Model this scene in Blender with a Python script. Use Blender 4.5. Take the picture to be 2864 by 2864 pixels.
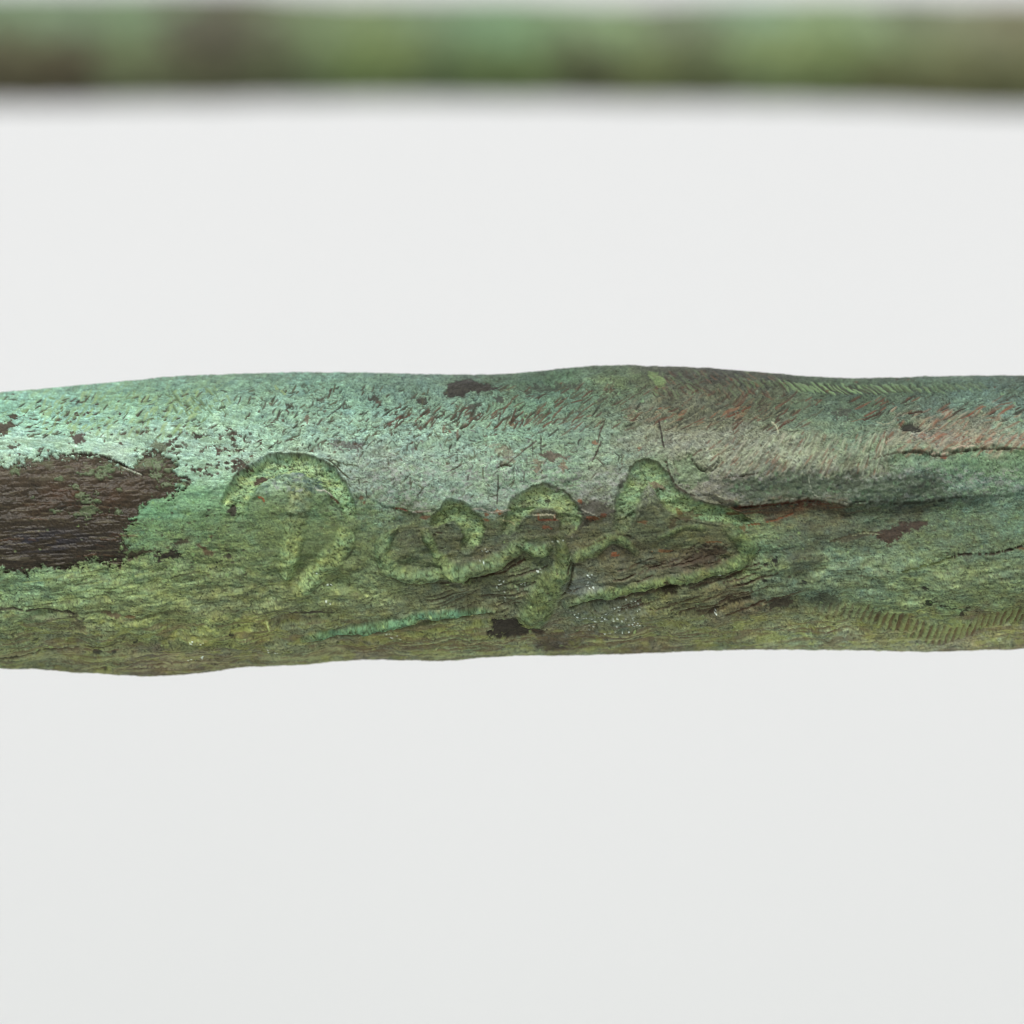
import math
import numpy as np
try:
    import bpy
except ImportError:          # lets the surface painter be tried out alone
    bpy = None

# ------------------------------------------------------------------ units
# The bar is described in "marks": 1 mark = PX metres on its front face.
PX = 0.15 / 2864.0
CAM_D = 0.15 / 0.36          # camera to the front face of the bar (100 mm lens, 36 mm sensor)
AX_Z = 1.30                  # height of the camera axis above the ground
C0 = 1432.0

# ------------------------------------------------------------------ camera, light, exposure
if bpy:
    sc = bpy.context.scene
    for o in list(bpy.data.objects):
        bpy.data.objects.remove(o)
    cd = bpy.data.cameras.new("camera")
    cam = bpy.data.objects.new("camera", cd)
    sc.collection.objects.link(cam)
    cam.location = (0.0, -CAM_D, AX_Z)
    cam.rotation_euler = (math.radians(90), 0, 0)
    cd.lens = 100.0
    cd.sensor_width = 36.0
    cd.clip_start = 0.01
    cd.clip_end = 200.0
    cd.dof.use_dof = True
    cd.dof.focus_distance = CAM_D + 0.0035
    cd.dof.aperture_fstop = 9.0
    cd.dof.aperture_blades = 0
    sc.camera = cam

    SUN_EL, SUN_AZ = math.radians(50), math.radians(-20)   # azimuth measured from behind the camera
    w = bpy.data.worlds.new("World")
    sc.world = w
    w.use_nodes = True
    nt = w.node_tree
    nt.nodes.clear()
    sky = nt.nodes.new("ShaderNodeTexSky")
    sky.sky_type = 'NISHITA'
    sky.sun_disc = False
    sky.sun_elevation = SUN_EL
    sky.sun_rotation = math.pi + SUN_AZ
    sky.dust_density = 4.0
    sky.air_density = 1.0
    sky.ozone_density = 1.0
    bg = nt.nodes.new("ShaderNodeBackground")
    bg.inputs['Strength'].default_value = 0.05
    wo = nt.nodes.new("ShaderNodeOutputWorld")
    nt.links.new(sky.outputs[0], bg.inputs[0])
    nt.links.new(bg.outputs[0], wo.inputs[0])

    sl = bpy.data.lights.new("sun", 'SUN')
    sl.energy = 1.5
    sl.angle = math.radians(12)
    sl.color = (1.0, 0.975, 0.92)
    so = bpy.data.objects.new("sun", sl)
    sc.collection.objects.link(so)
    # sun stands behind the camera, high, a little to one side
    so.rotation_euler = (math.radians(90) - SUN_EL, 0, SUN_AZ)
    so.location = (0, -3, 4)

    vs = sc.view_settings
    vs.view_transform = 'Standard'
    try:
        vs.look = 'None'
    except Exception:
        pass
    vs.exposure = 0.74
    sc.cycles.filter_width = 0.85
    sc.cycles.use_denoising = True
    vs.gamma = 1.0
    vs.use_curve_mapping = False

# ------------------------------------------------------------------ noise helpers
def _table(seed):
    return np.random.RandomState(seed).uniform(-1, 1, (256, 256)).astype(np.float32)

_T = {}
def vnoise(x, y, seed):
    t = _T.get(seed)
    if t is None:
        t = _T[seed] = _table(seed)
    xf = np.floor(x); yf = np.floor(y)
    fx = (x - xf).astype(np.float32); fy = (y - yf).astype(np.float32)
    xi = xf.astype(np.int64) & 255; yi = yf.astype(np.int64) & 255
    x1 = (xi + 1) & 255; y1 = (yi + 1) & 255
    fx = fx * fx * (3 - 2 * fx); fy = fy * fy * (3 - 2 * fy)
    a = t[yi, xi]; b = t[yi, x1]; c = t[y1, xi]; d = t[y1, x1]
    return (a + (b - a) * fx) * (1 - fy) + (c + (d - c) * fx) * fy

def fbm(x, y, seed, octs=4, gain=0.5):
    s = 0; a = 1.0; n = 0
    for k in range(octs):
        # turn each octave so the lattice never shows
        c, q = math.cos(0.9 * k + 0.4), math.sin(0.9 * k + 0.4)
        s = s + a * vnoise((x * c - y * q) * 2 ** k + 17.3 * k, (x * q + y * c) * 2 ** k + 5.1 * k, seed + k)
        n += a * a
        a *= gain
    return s / math.sqrt(n) * 1.6       # about unit range

def aniso(U, V, ang, lx, ly, seed, octs=3, gain=0.6):
    """noise stretched along ang (radians, rising to the right), lx by ly marks"""
    c, q = np.cos(ang), np.sin(ang)
    s = 0; a = 1.0; n = 0
    p = U * c - V * q
    r = U * q + V * c
    for k in range(octs):
        s = s + a * vnoise(p / lx * 2 ** k + 3.7 * k, r / ly * 2 ** k + 9.2 * k, seed + k)
        n += a * a; a *= gain
    return s / math.sqrt(n) * 1.6

def sstep(a, b, x):
    t = np.clip((x - a) / (b - a), 0, 1)
    return t * t * (3 - 2 * t)

def interp_pts(pts, x):
    p = np.array(pts, float)
    xs, ys = p[:, 0], p[:, 1]
    # smooth monotone-ish interpolation through a fine Catmull-Rom resample
    m = np.gradient(ys, xs)
    i = np.clip(np.searchsorted(xs, x) - 1, 0, len(xs) - 2)
    h = xs[i + 1] - xs[i]
    t = np.clip((x - xs[i]) / h, 0, 1)
    return ((2*t**3 - 3*t**2 + 1) * ys[i] + (t**3 - 2*t**2 + t) * h * m[i]
            + (-2*t**3 + 3*t**2) * ys[i+1] + (t**3 - t**2) * h * m[i+1])

# ------------------------------------------------------------------ outline of the signed bar
TOP = [(-200,1106),(0,1097),(148,1084),(296,1070),(370,1064),(474,1054),(593,1048),(741,1043.5),(890,1042),
       (1038,1043.5),(1186,1046.5),(1334,1048),(1423,1046),(1482,1040.5),(1556,1033),(1631,1026),(1734,1021.5),
       (1853,1024.5),(1957,1029),(2050,1036.5),(2140,1043),(2226,1050.5),(2300,1056),(2358,1058.5),(2490,1056.5),(2580,1054),
       (2666,1052.5),(2750,1051.5),(2864,1051),(3064,1052)]
BOT = [(-200,1862),(0,1868),(89,1871),(208,1878),(296,1884),(370,1889),(415,1891.5),(460,1890),(504,1886),(593,1878),
       (667,1868),(771,1861.5),(860,1857),(949,1849),(1067,1845.5),(1186,1848),(1275,1846),(1364,1838.5),(1482,1832),
       (1601,1832),(1720,1829),(1838,1825),(1972,1819),(2105,1816),(2253,1817.5),(2372,1817.5),(2490,1820),(2579,1822),
       (2668,1820.5),(2757,1817.5),(2864,1813),(3064,1806)]
DEEP = 330.0                 # half thickness front to back, in marks

# ------------------------------------------------------------------ paint canvas over the front face
ST = 2.0
U0, U1, V0, V1 = -80.0, 2944.0, 990.0, 1920.0
cu = np.arange(U0, U1 + 1, ST); cv = np.arange(V0, V1 + 1, ST)
U, V = np.meshgrid(cu, cv)
U = U.astype(np.float32); V = V.astype(np.float32)
NH, NW = U.shape

# colours of the patina (sRGB 0-255) noted where they sit on the bar
ANCH = """
0 1120 132 182 158|90 1112 138 186 162|200 1105 134 180 154|330 1095 128 172 146|460 1085 124 164 138|600 1075 122 158 134|760 1070 116 150 128
900 1065 112 148 126|1040 1068 112 142 122|1180 1065 104 130 112|1300 1060 96 116 98|1420 1062 88 112 90|1550 1052 86 114 86|1680 1042 96 116 88
1740 1075 118 136 96|1800 1040 92 98 76|1900 1045 92 88 72|2020 1055 84 76 66|2140 1070 78 80 66|2260 1082 86 106 80|2380 1085 84 104 80|2500 1085 88 110 86
2600 1080 90 112 90|2700 1082 98 122 104|2850 1080 92 112 96
0 1180 146 196 172|120 1180 150 200 176|260 1175 146 192 168|400 1165 140 184 158|540 1155 140 180 154|700 1150 136 172 148|850 1145 130 166 144|1000 1140 126 164 142
1120 1150 128 164 142|1250 1150 122 154 132|1380 1145 112 142 118|1500 1140 108 142 114|1620 1120 106 138 110|1750 1130 110 128 102|1880 1110 112 110 86
2000 1110 106 106 82|2130 1120 100 106 82|2250 1130 98 116 90|2380 1130 92 112 92|2500 1130 88 106 88|2600 1140 102 124 106|2720 1130 106 134 118|2850 1140 112 138 122
30 1250 170 206 184|150 1240 164 204 180|260 1225 166 204 182|380 1230 168 204 180|500 1225 166 202 178|620 1240 158 194 170|740 1220 148 184 160|870 1215 142 174 150
1000 1205 138 172 152|1120 1210 136 166 148|1240 1215 136 164 142|1360 1200 128 160 136|1480 1190 120 152 128|1600 1180 118 142 120|1700 1180 116 134 108
1800 1175 124 124 102|1920 1160 126 114 88|2040 1160 118 112 88|2150 1170 106 114 88|2280 1180 102 122 98|2400 1180 100 124 100|2500 1190 106 122 98
2600 1185 124 110 92|2700 1180 126 130 108|2850 1190 120 140 118
60 1280 164 194 170|200 1262 170 200 176|330 1265 168 192 174|480 1310 150 184 158|600 1290 156 190 168|700 1270 156 182 162|840 1262 150 172 152|960 1285 146 166 148
1080 1290 140 156 140|1200 1300 138 160 140|1320 1280 138 164 142|1440 1290 132 160 136|1560 1270 122 146 120|1680 1260 130 152 126|1800 1240 132 138 116
1920 1230 146 138 120|2040 1230 140 132 112|2160 1240 142 140 118|2290 1235 120 132 106|2400 1235 112 132 104|2500 1250 132 126 106|2600 1235 152 124 108|2720 1230 150 126 108
2850 1235 142 132 114
1000 1350 130 146 132|1100 1370 126 146 130|1200 1380 130 152 134|1320 1360 134 156 136|1440 1350 128 152 130|1560 1340 118 142 116|1650 1370 124 136 122|1700 1320 132 140 122
1830 1290 120 138 106|1960 1290 134 138 114|2080 1300 144 140 120|2200 1290 146 148 124|2320 1300 140 142 114|2420 1300 124 136 108|2520 1300 112 136 104|2620 1320 100 130 100
2720 1310 100 132 96|2850 1310 108 136 98
1000 1400 112 132 108|1100 1415 112 138 116|1380 1410 138 156 142|1640 1405 110 112 100|1990 1370 126 118 102|2060 1360 104 100 88|2160 1350 88 92 80|2260 1355 92 98 86|2360 1350 92 94 84
2460 1355 88 102 90|2580 1350 84 100 92|2700 1360 96 122 106|2850 1370 104 132 112
2100 1395 88 94 82|2250 1390 80 88 74|2420 1390 62 82 66|2560 1395 66 80 70|2700 1400 84 104 84|2850 1410 92 112 90
560 1400 118 160 120|430 1425 104 148 104|420 1480 98 128 84|560 1470 98 126 80|500 1520 100 118 76|640 1480 98 116 70|600 1560 96 110 64|720 1440 100 120 78|740 1560 98 112 66
900 1430 96 118 76|930 1480 98 112 68|1020 1420 94 114 76|1020 1540 94 106 66|900 1620 104 114 66|1000 1640 106 118 74|1100 1640 106 114 70
1150 1440 86 96 66|1150 1520 82 84 58|1160 1570 86 96 64|1260 1520 84 86 62|1330 1520 78 78 56|1390 1470 82 90 60|1430 1500 80 82 58|1540 1460 76 72 50|1620 1460 66 58 44|1640 1500 92 88 62
1680 1480 92 92 64|1720 1540 84 74 54|1400 1560 84 76 54|1350 1620 88 92 62|1450 1620 90 100 66|1480 1560 86 94 62|1640 1620 92 100 84|1620 1640 98 100 94|1680 1590 100 94 66|1740 1580 92 84 58
1820 1480 84 86 58|1880 1510 90 96 62|1960 1500 90 92 60|1900 1545 88 80 54|1960 1560 74 60 44|2000 1530 82 70 50|2030 1500 92 92 62|1850 1590 88 84 60|1900 1580 84 68 52
1800 1600 88 92 68|2130 1425 80 62 44|2220 1412 86 66 46|2320 1420 84 74 52|2120 1470 98 112 74|2200 1480 96 104 70|2300 1450 82 84 60|2420 1440 78 90 66|2560 1430 72 76 58|2680 1450 86 104 78|2850 1460 90 114 86
2150 1530 102 124 84|2280 1500 74 80 62|2380 1500 76 82 66|2240 1560 76 82 64|2100 1590 102 116 70|2330 1550 104 124 92|2480 1550 106 122 88|2620 1510 94 108 76|2740 1520 88 104 78|2850 1530 92 108 78
2200 1600 94 108 82|2340 1590 112 128 96|2450 1590 106 122 88|2600 1580 104 120 80|2720 1570 104 118 80|2850 1580 98 112 80|2140 1640 90 102 74|2260 1640 88 104 76|2400 1640 106 122 90|2520 1640 108 124 84
2640 1630 110 122 82|2760 1640 108 122 80|2850 1640 106 122 82|2180 1680 74 78 58|2310 1670 76 88 68|2440 1690 104 120 80|2560 1700 110 124 80|2680 1710 102 122 78|2800 1690 104 118 74
60 1620 104 132 92|200 1630 106 126 84|340 1620 104 122 76|480 1600 106 120 72|620 1620 106 116 70|780 1660 106 112 68|60 1680 102 120 78|200 1690 104 118 70|340 1690 108 116 70|480 1690 110 118 68|620 1690 106 110 70
60 1750 98 110 70|180 1760 96 98 66|300 1770 112 116 72|420 1760 114 122 68|520 1760 102 106 58|640 1760 116 122 66|740 1770 110 106 58|820 1760 104 104 68
60 1820 100 104 70|200 1830 104 102 74|320 1835 112 114 70|400 1850 98 86 68|480 1845 108 90 72|580 1830 102 88 70|680 1835 98 92 68|800 1830 106 108 76|640 1790 102 106 56|540 1805 92 92 52
900 1690 104 112 70|1000 1700 104 110 72|1100 1690 104 108 74|1200 1680 96 100 70|1300 1660 90 90 66|1400 1680 96 96 68|950 1800 104 100 70|1080 1790 112 110 66|1180 1780 116 118 60|1290 1775 122 122 64|1330 1800 104 110 74
900 1835 112 114 76|1050 1825 106 94 74|1180 1810 96 96 74|1280 1825 122 126 84|1400 1810 110 108 76|1500 1800 84 76 60|1620 1780 104 92 70|1700 1790 108 100 74|1560 1810 74 62 54|1480 1822 120 124 84|1650 1820 118 124 84
1640 1730 84 92 68|1760 1690 84 86 70|1720 1740 84 92 68|1840 1700 98 98 56|1900 1710 100 96 60|1860 1760 104 106 66|1760 1770 106 100 70|1800 1800 104 86 66|1900 1800 104 94 72|1960 1670 96 96 62|2040 1680 94 84 56|2100 1700 102 84 60
2000 1730 102 92 64|2100 1740 116 116 72|1960 1780 114 120 78|2060 1780 96 102 74|2200 1730 112 110 72|2300 1730 112 114 76|2200 1780 120 126 88|2340 1780 124 126 92|2150 1805 116 118 90|2400 1800 124 122 92
2440 1730 104 100 60|2520 1760 104 98 58|2560 1800 122 116 88|2680 1800 122 112 88|2800 1780 124 122 84|2850 1800 118 106 82|2640 1740 104 110 66|2760 1725 100 86 58|2850 1690 96 96 60
"""
def anchors(txt):
    out = []
    for line in txt.strip().splitlines():
        for q in line.split('|'):
            out.append([float(v) for v in q.split()])
    return np.array(out, np.float32)

def bilin(img, x, y):
    """sample img at fractional column x, row y"""
    h, wd = img.shape[:2]
    x = np.clip(x, 0, wd - 1.001); y = np.clip(y, 0, h - 1.001)
    xi = x.astype(np.int32); yi = y.astype(np.int32)
    fx = (x - xi); fy = (y - yi)
    if img.ndim == 3:
        fx = fx[..., None]; fy = fy[..., None]
    return ((img[yi, xi] * (1 - fx) + img[yi, xi + 1] * fx) * (1 - fy)
            + (img[yi + 1, xi] * (1 - fx) + img[yi + 1, xi + 1] * fx) * fy)

def spread(A, gu, gv, asp=1.6, soft=18.0, power=4.0):
    num = np.zeros(gu.shape + (3,), np.float32); den = np.zeros(gu.shape, np.float32)
    for a in A:
        d2 = ((gu - a[0]) / asp) ** 2 + (gv - a[1]) ** 2 + soft ** 2
        wgt = (d2 / 1600.0) ** (-power / 2)
        num += wgt[..., None] * a[2:5]; den += wgt
    return num / den[..., None]

def paint():
    A = anchors(ANCH)
    G = 10.0
    gu, gv = np.meshgrid(np.arange(U0, U1 + G, G), np.arange(V0, V1 + G, G))
    base = spread(A, gu, gv)
    # ragged mixing of neighbouring patina colours
    wx = 26 * aniso(U, V, 0.12, 60, 26, 11, 4) + 8 * fbm(U / 14, V / 9, 15, 3)
    wy = 13 * aniso(U, V, 0.12, 60, 26, 21, 4) + 5 * fbm(U / 14, V / 9, 25, 3)
    C = bilin(base, (U + wx - U0) / G, (V + wy - V0) / G).astype(np.float32)
    lum = C.mean(-1, keepdims=True)
    C = lum + (C - lum) * (0.76 - 0.08 * sstep(1380, 1560, V))[..., None]
    C *= (1 - 0.10 * sstep(1200, 1900, U) * sstep(1230, 1120, V))[..., None]
    # the base of the upper crust is green throughout; pink only comes as broken marks
    cap = 0.975 * C[..., 1]
    C[..., 0] = np.where((V < 1335) & (C[..., 0] > cap), cap + 0.35 * (C[..., 0] - cap), C[..., 0])
    H = np.zeros((NH, NW), np.float32)
    R = np.full((NH, NW), 0.62, np.float32)

    def mix(mask, col):
        nonlocal C
        C = C + (np.array(col, np.float32) - C) * np.clip(mask, 0, 1)[..., None]

    ledge_pts = [(-100,1450),(300,1450),(640,1444),(980,1396),(1030,1392),(1060,1406),(1110,1424),(1160,1434),(1205,1428),
                 (1345,1424),(1400,1431),(1430,1424),(1600,1443),(1650,1452),(1690,1449),(1740,1452),(1780,1425),(1900,1400),
                 (1985,1386),(2030,1402),(2075,1413),(2110,1411),(2160,1405),(2230,1398),(2270,1394),(2325,1402),(2372,1413),
                 (2440,1409),(2560,1407),(2650,1396),(2760,1386),(2960,1380)]
    LV = interp_pts(ledge_pts, U) + 3.0 * fbm(U / 22, V / 22, 31, 3)
    up = sstep(3, -3, V - LV)                     # 1 above the ledge
    upper = sstep(40, -40, V - LV)

    # ---------------- broad swells of the surface
    H += 5 * fbm(U / 190, V / 120, 41, 2) + 3.0 * aniso(U, V, 0.1, 120, 44, 44, 3)
    right = sstep(1950, 2300, U)
    H += right * (30 * np.exp(-((V - 1285) / 62) ** 2) - 22 * np.exp(-((V - 1435) / 40) ** 2) + 18 * np.exp(-((V - 1610) / 70) ** 2))
    H -= 7 * np.exp(-((U - 1850) / 250) ** 2 - ((V - 1540) / 45) ** 2)
    H += 12 * np.exp(-((U - 660) / 110) ** 2 - ((V - 1770) / 36) ** 2)
    H += 9 * np.exp(-((U - 340) / 110) ** 2 - ((V - 1835) / 22) ** 2)
    H += 10 * np.exp(-((U - 1230) / 120) ** 2 - ((V - 1785) / 24) ** 2)
    H += sstep(1480, 1600, V) * (7.0 * fbm(U / 75, V / 34, 451, 3) + 1.3 * aniso(U, V, 0.12, 90, 20, 455, 3))
    H += sstep(1480, 1400, V) * 3.5 * aniso(U, V, 0.35, 70, 26, 457, 3)
    # ledge: the upper skin overhangs the tooled lower face
    amp = 9 * sstep(960, 1110, U) * (1 - sstep(1880, 1990, U)) + 27 * sstep(1940, 2060, U) * (1 - 0.35 * sstep(2330, 2450, U)) * (1 - 0.6 * sstep(2600, 2800, U))
    H += amp * up * np.exp(-np.clip(LV - V, 0, None) / 90)
    # second crust edge at the far right, and the lip above the bare patch
    L2 = 5 * fbm(U / 46, V / 200, 37, 2) + interp_pts([(2380,1310),(2460,1298),(2510,1288),(2560,1282),(2600,1285),(2640,1284),(2680,1272),(2740,1266),(2800,1270),(2870,1276),(2960,1274)], U) + 4 * fbm(U / 16, V / 30, 35, 3)
    a2 = sstep(2430, 2540, U)
    H += 11 * a2 * sstep(2, -2, V - L2) * np.exp(-np.clip(L2 - V, 0, None) / 60)

    H0 = H.copy()
    # ---------------- grain: fibres low down, brushed crust above
    low = 1 - upper
    tilt = 0.10 + 0.22 * np.exp(-((U - 1450) / 500) ** 2) * sstep(1560, 1680, V)
    fibA = aniso(U, V, 0.10, 70, 5.5, 51, 3, .65)
    fibB = aniso(U, V, 0.30, 60, 6.0, 55, 3, .65)
    kf = np.clip((tilt - 0.10) / 0.2, 0, 1)
    fib = fibA * (1 - kf) + fibB * kf
    crust = 0.6 * aniso(U, V, 0.60, 17, 5.0, 61, 3, .7) + 0.6 * fbm(U / 6.0, V / 4.5, 65, 3, .7)
    fine = fbm(U / 5.0, V / 3.6, 71, 2, .8)
    grit = vnoise(U / 3.1, V / 2.7, 75) + .8 * vnoise(U / 2.2 + V / 9, V / 2.1, 76)
    rough_low = sstep(1560, 1660, V)
    H += low * (0.8 * fib * (0.45 + 0.55 * rough_low) + 0.7 * fine) + upper * (0.5 * crust + 0.5 * fine) + 0.45 * grit
    fl = low * (0.5 + 0.5 * rough_low)
    fa = aniso(U, V, 0.55 + 0.0 * U, 24, 8.5, 401, 4, .72)
    fb_ = aniso(U, V, -0.06, 40, 8.0, 405, 4, .70)
    kl = 1 - sstep(250, 800, U + 1.4 * (1230 - V))
    fup = fa * (1 - kl) + fb_ * kl
    fl1 = aniso(U, V, 0.10, 58, 9.0, 411, 4, .72)
    fl2 = aniso(U, V, 0.30, 52, 8.5, 415, 4, .72)
    flo = fl1 * (1 - kf) + fl2 * kf
    gate = sstep(-0.35, 0.75, fbm(U / 60, V / 34, 421, 3))
    gate2 = sstep(-0.1, 0.9, fbm(U / 70, V / 30, 425, 3))
    cru = np.exp(-(fup / 0.085) ** 2) * gate * upper
    crl = np.exp(-(flo / 0.075) ** 2) * gate2 * low
    H += 1.5 * upper * fup * (0.4 + 0.6 * gate) + 0.85 * low * flo * (0.35 + 0.65 * gate2) - 1.6 * cru - 0.9 * crl
    C *= (1 - 0.38 * cru * (1 - 0.35 * kl) - 0.20 * crl)[..., None]
    C *= (1 + 0.09 * np.clip(fup, -.2, 1.2) * upper + 0.08 * np.clip(flo, -.2, 1.2) * low)[..., None]
    chip = sstep(0.62, 0.78, fbm(U / 9, V / 5.5, 431, 4, .8)) * sstep(-0.4, 0.5, fbm(U / 90, V / 60, 435, 2)) * (1 - 0.6 * kl)
    H -= 1.6 * chip
    C += (np.array((76, 76, 60), np.float32) - C) * (0.50 * chip)[..., None]
    flk = sstep(0.70, 0.84, fbm(U / 10, V / 5.5, 441, 4, .8)) * sstep(-0.3, 0.5, fbm(U / 80, V / 50, 445, 2))
    H += 1.3 * flk
    C *= (1 + 0.16 * flk)[..., None]
    calm = 1 - 0.5 * upper * (1 - sstep(650, 1150, U))
    fibf = aniso(U, V, -0.08, 26, 3.0, 57, 2, .8)
    fibg = aniso(U, V, 0.10, 22, 2.8, 59, 2, .8)
    C *= (1 + upper * (1 - 0.6 * sstep(650, 1300, U)) * 0.10 * fibf + low * 0.085 * fibg)[..., None]
    H += 0.5 * (upper * fibf + low * fibg)
    gf = 1 + 0.055 * fl * fib + 0.055 * upper * crust + calm * (0.06 * fine + 0.115 * grit)
    C *= gf[..., None]
    # hue wander: some yellower, some bluer
    hue = fbm(U / 30, V / 18, 81, 4, .7)
    hk = 0.30 + 0.35 * low
    C *= 1 + np.stack([0.055 * hue * hk, 0.01 * hue, -0.06 * hue * hk], -1)
    # dirt sits in the finest pits, clean crust on the high grains
    pitn = fbm(U / 4.2 + V / 16, V / 3.1, 87, 3, .8)
    pits = sstep(0.55, 1.15, pitn)
    C *= (1 - 0.40 * calm * pits)[..., None]
    C *= (1 + 0.12 * sstep(0.5, 1.2, -pitn))[..., None]
    H -= 1.1 * pits
    blot = fbm(U / 44, V / 24, 85, 4, .65)
    C *= (1 + 0.06 * blot * hk)[..., None]
    # violet-grey bloom on the upper mid face, pale flecks of lime
    zone = sstep(880, 1080, U) * sstep(1240, 1330, V) * upper * (1 - sstep(1560, 1760, U) * sstep(1330, 1300, V))
    mix(0.55 * zone * sstep(0.25, 0.9, fbm(U / 13, V / 8, 91, 4, .75)), (160, 152, 156))
    mix(0.4 * zone * sstep(0.5, 1.1, fbm(U / 7, V / 5, 95, 3, .75)), (82, 78, 80))
    z2 = sstep(1700, 1830, U) * (1 - sstep(2420, 2560, U)) * sstep(1190, 1240, V) * sstep(1390, 1330, V)
    mix(0.14 * z2 * sstep(0.15, 0.85, aniso(U, V, 0.75, 26, 6, 97, 3, .7)), (172, 162, 148))
    mix(0.45 * z2 * sstep(0.35, 1.0, aniso(U, V, 0.75, 22, 6, 101, 3, .7)), (92, 84, 74))
    z3 = sstep(2480, 2590, U) * np.exp(-((V - 1238) / 38) ** 2)
    mix(0.45 * z3 * sstep(0.35, 0.75, aniso(U, V, 0.8, 24, 9, 105, 3, .7)), (168, 144, 126))
    mix(0.55 * z3 * sstep(0.45, 0.9, aniso(U, V, 0.8, 24, 6, 109, 3, .7)), (138, 82, 66))
    z4 = np.exp(-((U - 1980) / 190) ** 2 - ((V - (1150 - 0.05 * (U - 1980))) / 34) ** 2)
    mix(0.7 * z4 * sstep(0.55, 0.9, aniso(U, V, 0.55, 34, 6, 113, 3, .7)), (136, 84, 62))
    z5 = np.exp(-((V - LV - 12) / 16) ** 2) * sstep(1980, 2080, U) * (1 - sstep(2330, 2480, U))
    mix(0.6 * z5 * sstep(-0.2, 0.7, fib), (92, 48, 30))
    # pale limy streaks over the blue-green crust at the left
    zl = (1 - sstep(620, 860, U)) * sstep(1180, 1230, V) * sstep(1330, 1290, V)
    mix(0.22 * zl * sstep(0.3, 0.9, aniso(U, V, -0.12, 46, 7, 117, 3, .7)), (206, 218, 200))
    mix(0.4 * zl * sstep(0.4, 1.0, aniso(U, V, -0.15, 40, 6, 121, 3, .7)), (120, 138, 112))
    zu = (1 - sstep(500, 900, U)) * sstep(1220, 1150, V)
    mix(0.40 * zu * sstep(0.3, 0.9, aniso(U, V, 0.7, 34, 8, 125, 3, .7)), (150, 172, 128))
    # yellow lichen-like cast along the underside, brown tooling streaks
    zy = sstep(1680, 1760, V)
    mix(0.38 * zy * sstep(0.2, 0.9, fbm(U / 36, V / 14, 131, 4, .65)), (126, 124, 62))
    mix(0.45 * zy * sstep(0.35, 0.9, aniso(U, V, 0.10, 90, 8, 135, 3, .7)), (84, 66, 54))
    mix(0.5 * sstep(1795, 1825, V) * sstep(0.1, 0.9, aniso(U, V, 0.08, 110, 7, 139, 3, .7)), (142, 138, 104))
    # dark mottles in the lower face
    mm = sstep(0.55, 1.1, fbm(U / 20, V / 9, 143, 4, .7)) * low
    mix(0.22 * mm, (66, 60, 48))
    # greyish film between the strokes, under the painted glints
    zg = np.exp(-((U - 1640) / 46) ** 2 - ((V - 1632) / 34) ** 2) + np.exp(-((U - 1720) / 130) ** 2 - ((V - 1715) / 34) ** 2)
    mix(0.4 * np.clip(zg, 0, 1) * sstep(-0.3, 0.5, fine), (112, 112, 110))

    mix(0.5 * np.exp(-((U - 880) / 120) ** 2 - ((V - 1530) / 95) ** 2) * sstep(1440, 1480, V), (88, 96, 66))
    C *= (1 - 0.05 * (1 - sstep(450, 800, U)) * upper * sstep(1180, 1240, V))[..., None]
    # ---------------- strokes of the signature
    LET = np.full((NH, NW), -1, np.int16)
    H = H0 + 0.72 * (H - H0)
    HN = H - H0                                   # the grain alone
    def box(u0, u1, v0, v1):
        i0 = max(int((v0 - V0) / ST), 0); i1 = min(int((v1 - V0) / ST) + 1, NH)
        j0 = max(int((u0 - U0) / ST), 0); j1 = min(int((u1 - U0) / ST) + 1, NW)
        return slice(i0, i1), slice(j0, j1)
    def smooth_line(pts, n=14):
        p = np.array(pts, float)
        e = np.vstack([2 * p[0] - p[1], p, 2 * p[-1] - p[-2]])
        out = []
        for i in range(1, len(e) - 2):
            for t in np.linspace(0, 1, n, endpoint=False):
                a, b, c, d = e[i-1], e[i], e[i+1], e[i+2]
                out.append(0.5 * (2*b + (c-a)*t + (2*a-5*b+4*c-d)*t*t + (3*b-a-3*c+d)*t**3))
        out.append(e[-2])
        return np.array(out)
    def dist_to(pts, pad):
        q = smooth_line(pts)
        s = box(q[:, 0].min() - pad, q[:, 0].max() + pad, q[:, 1].min() - pad, q[:, 1].max() + pad)
        u = U[s]; v = V[s]
        best = np.full(u.shape, 1e9, np.float32); wd = np.zeros(u.shape, np.float32)
        side = np.zeros(u.shape, np.float32); par = np.zeros(u.shape, np.float32)
        n = len(q) - 1
        for k in range(n):
            a, b = q[k], q[k+1]
            ex, ey = b[0]-a[0], b[1]-a[1]
            L2_ = ex*ex + ey*ey + 1e-9
            t = np.clip(((u-a[0])*ex + (v-a[1])*ey) / L2_, 0, 1)
            dx = u-a[0]-t*ex; dy = v-a[1]-t*ey
            d = np.sqrt(dx*dx+dy*dy)
            m = d < best
            best = np.where(m, d, best)
            wd = np.where(m, a[2] + (b[2]-a[2])*t, wd)
            side = np.where(m, dy / (d + 1e-3), side)
            par = np.where(m, (k + t) / n, par)
        return s, best, wd, side, par

    GREEN = (122, 150, 96)
    def stroke(pts, depth, idx, col=GREEN, cmix=0.75, rim=0.0, dark=None, edge=(52, 52, 34)):
        """depth > 0 cuts a rounded channel, depth < 0 raises a bead"""
        nonlocal C, H, R
        s, d, wd, side, par = dist_to(pts, 60)
        u = U[s]; v = V[s]
        d = d + (1.4 if depth > 0 else 0.6) * fbm(u / 10, v / 10, 151 + idx, 3) + 3.6 * fbm(u / 32, v / 32, 155 + idx, 3)
        r = d / (wd * 0.5)
        body = np.clip(1 - r ** 2, 0, 1)
        prof = np.where(r < 1, body ** (0.65 if depth > 0 else 1.05), 0)
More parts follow.
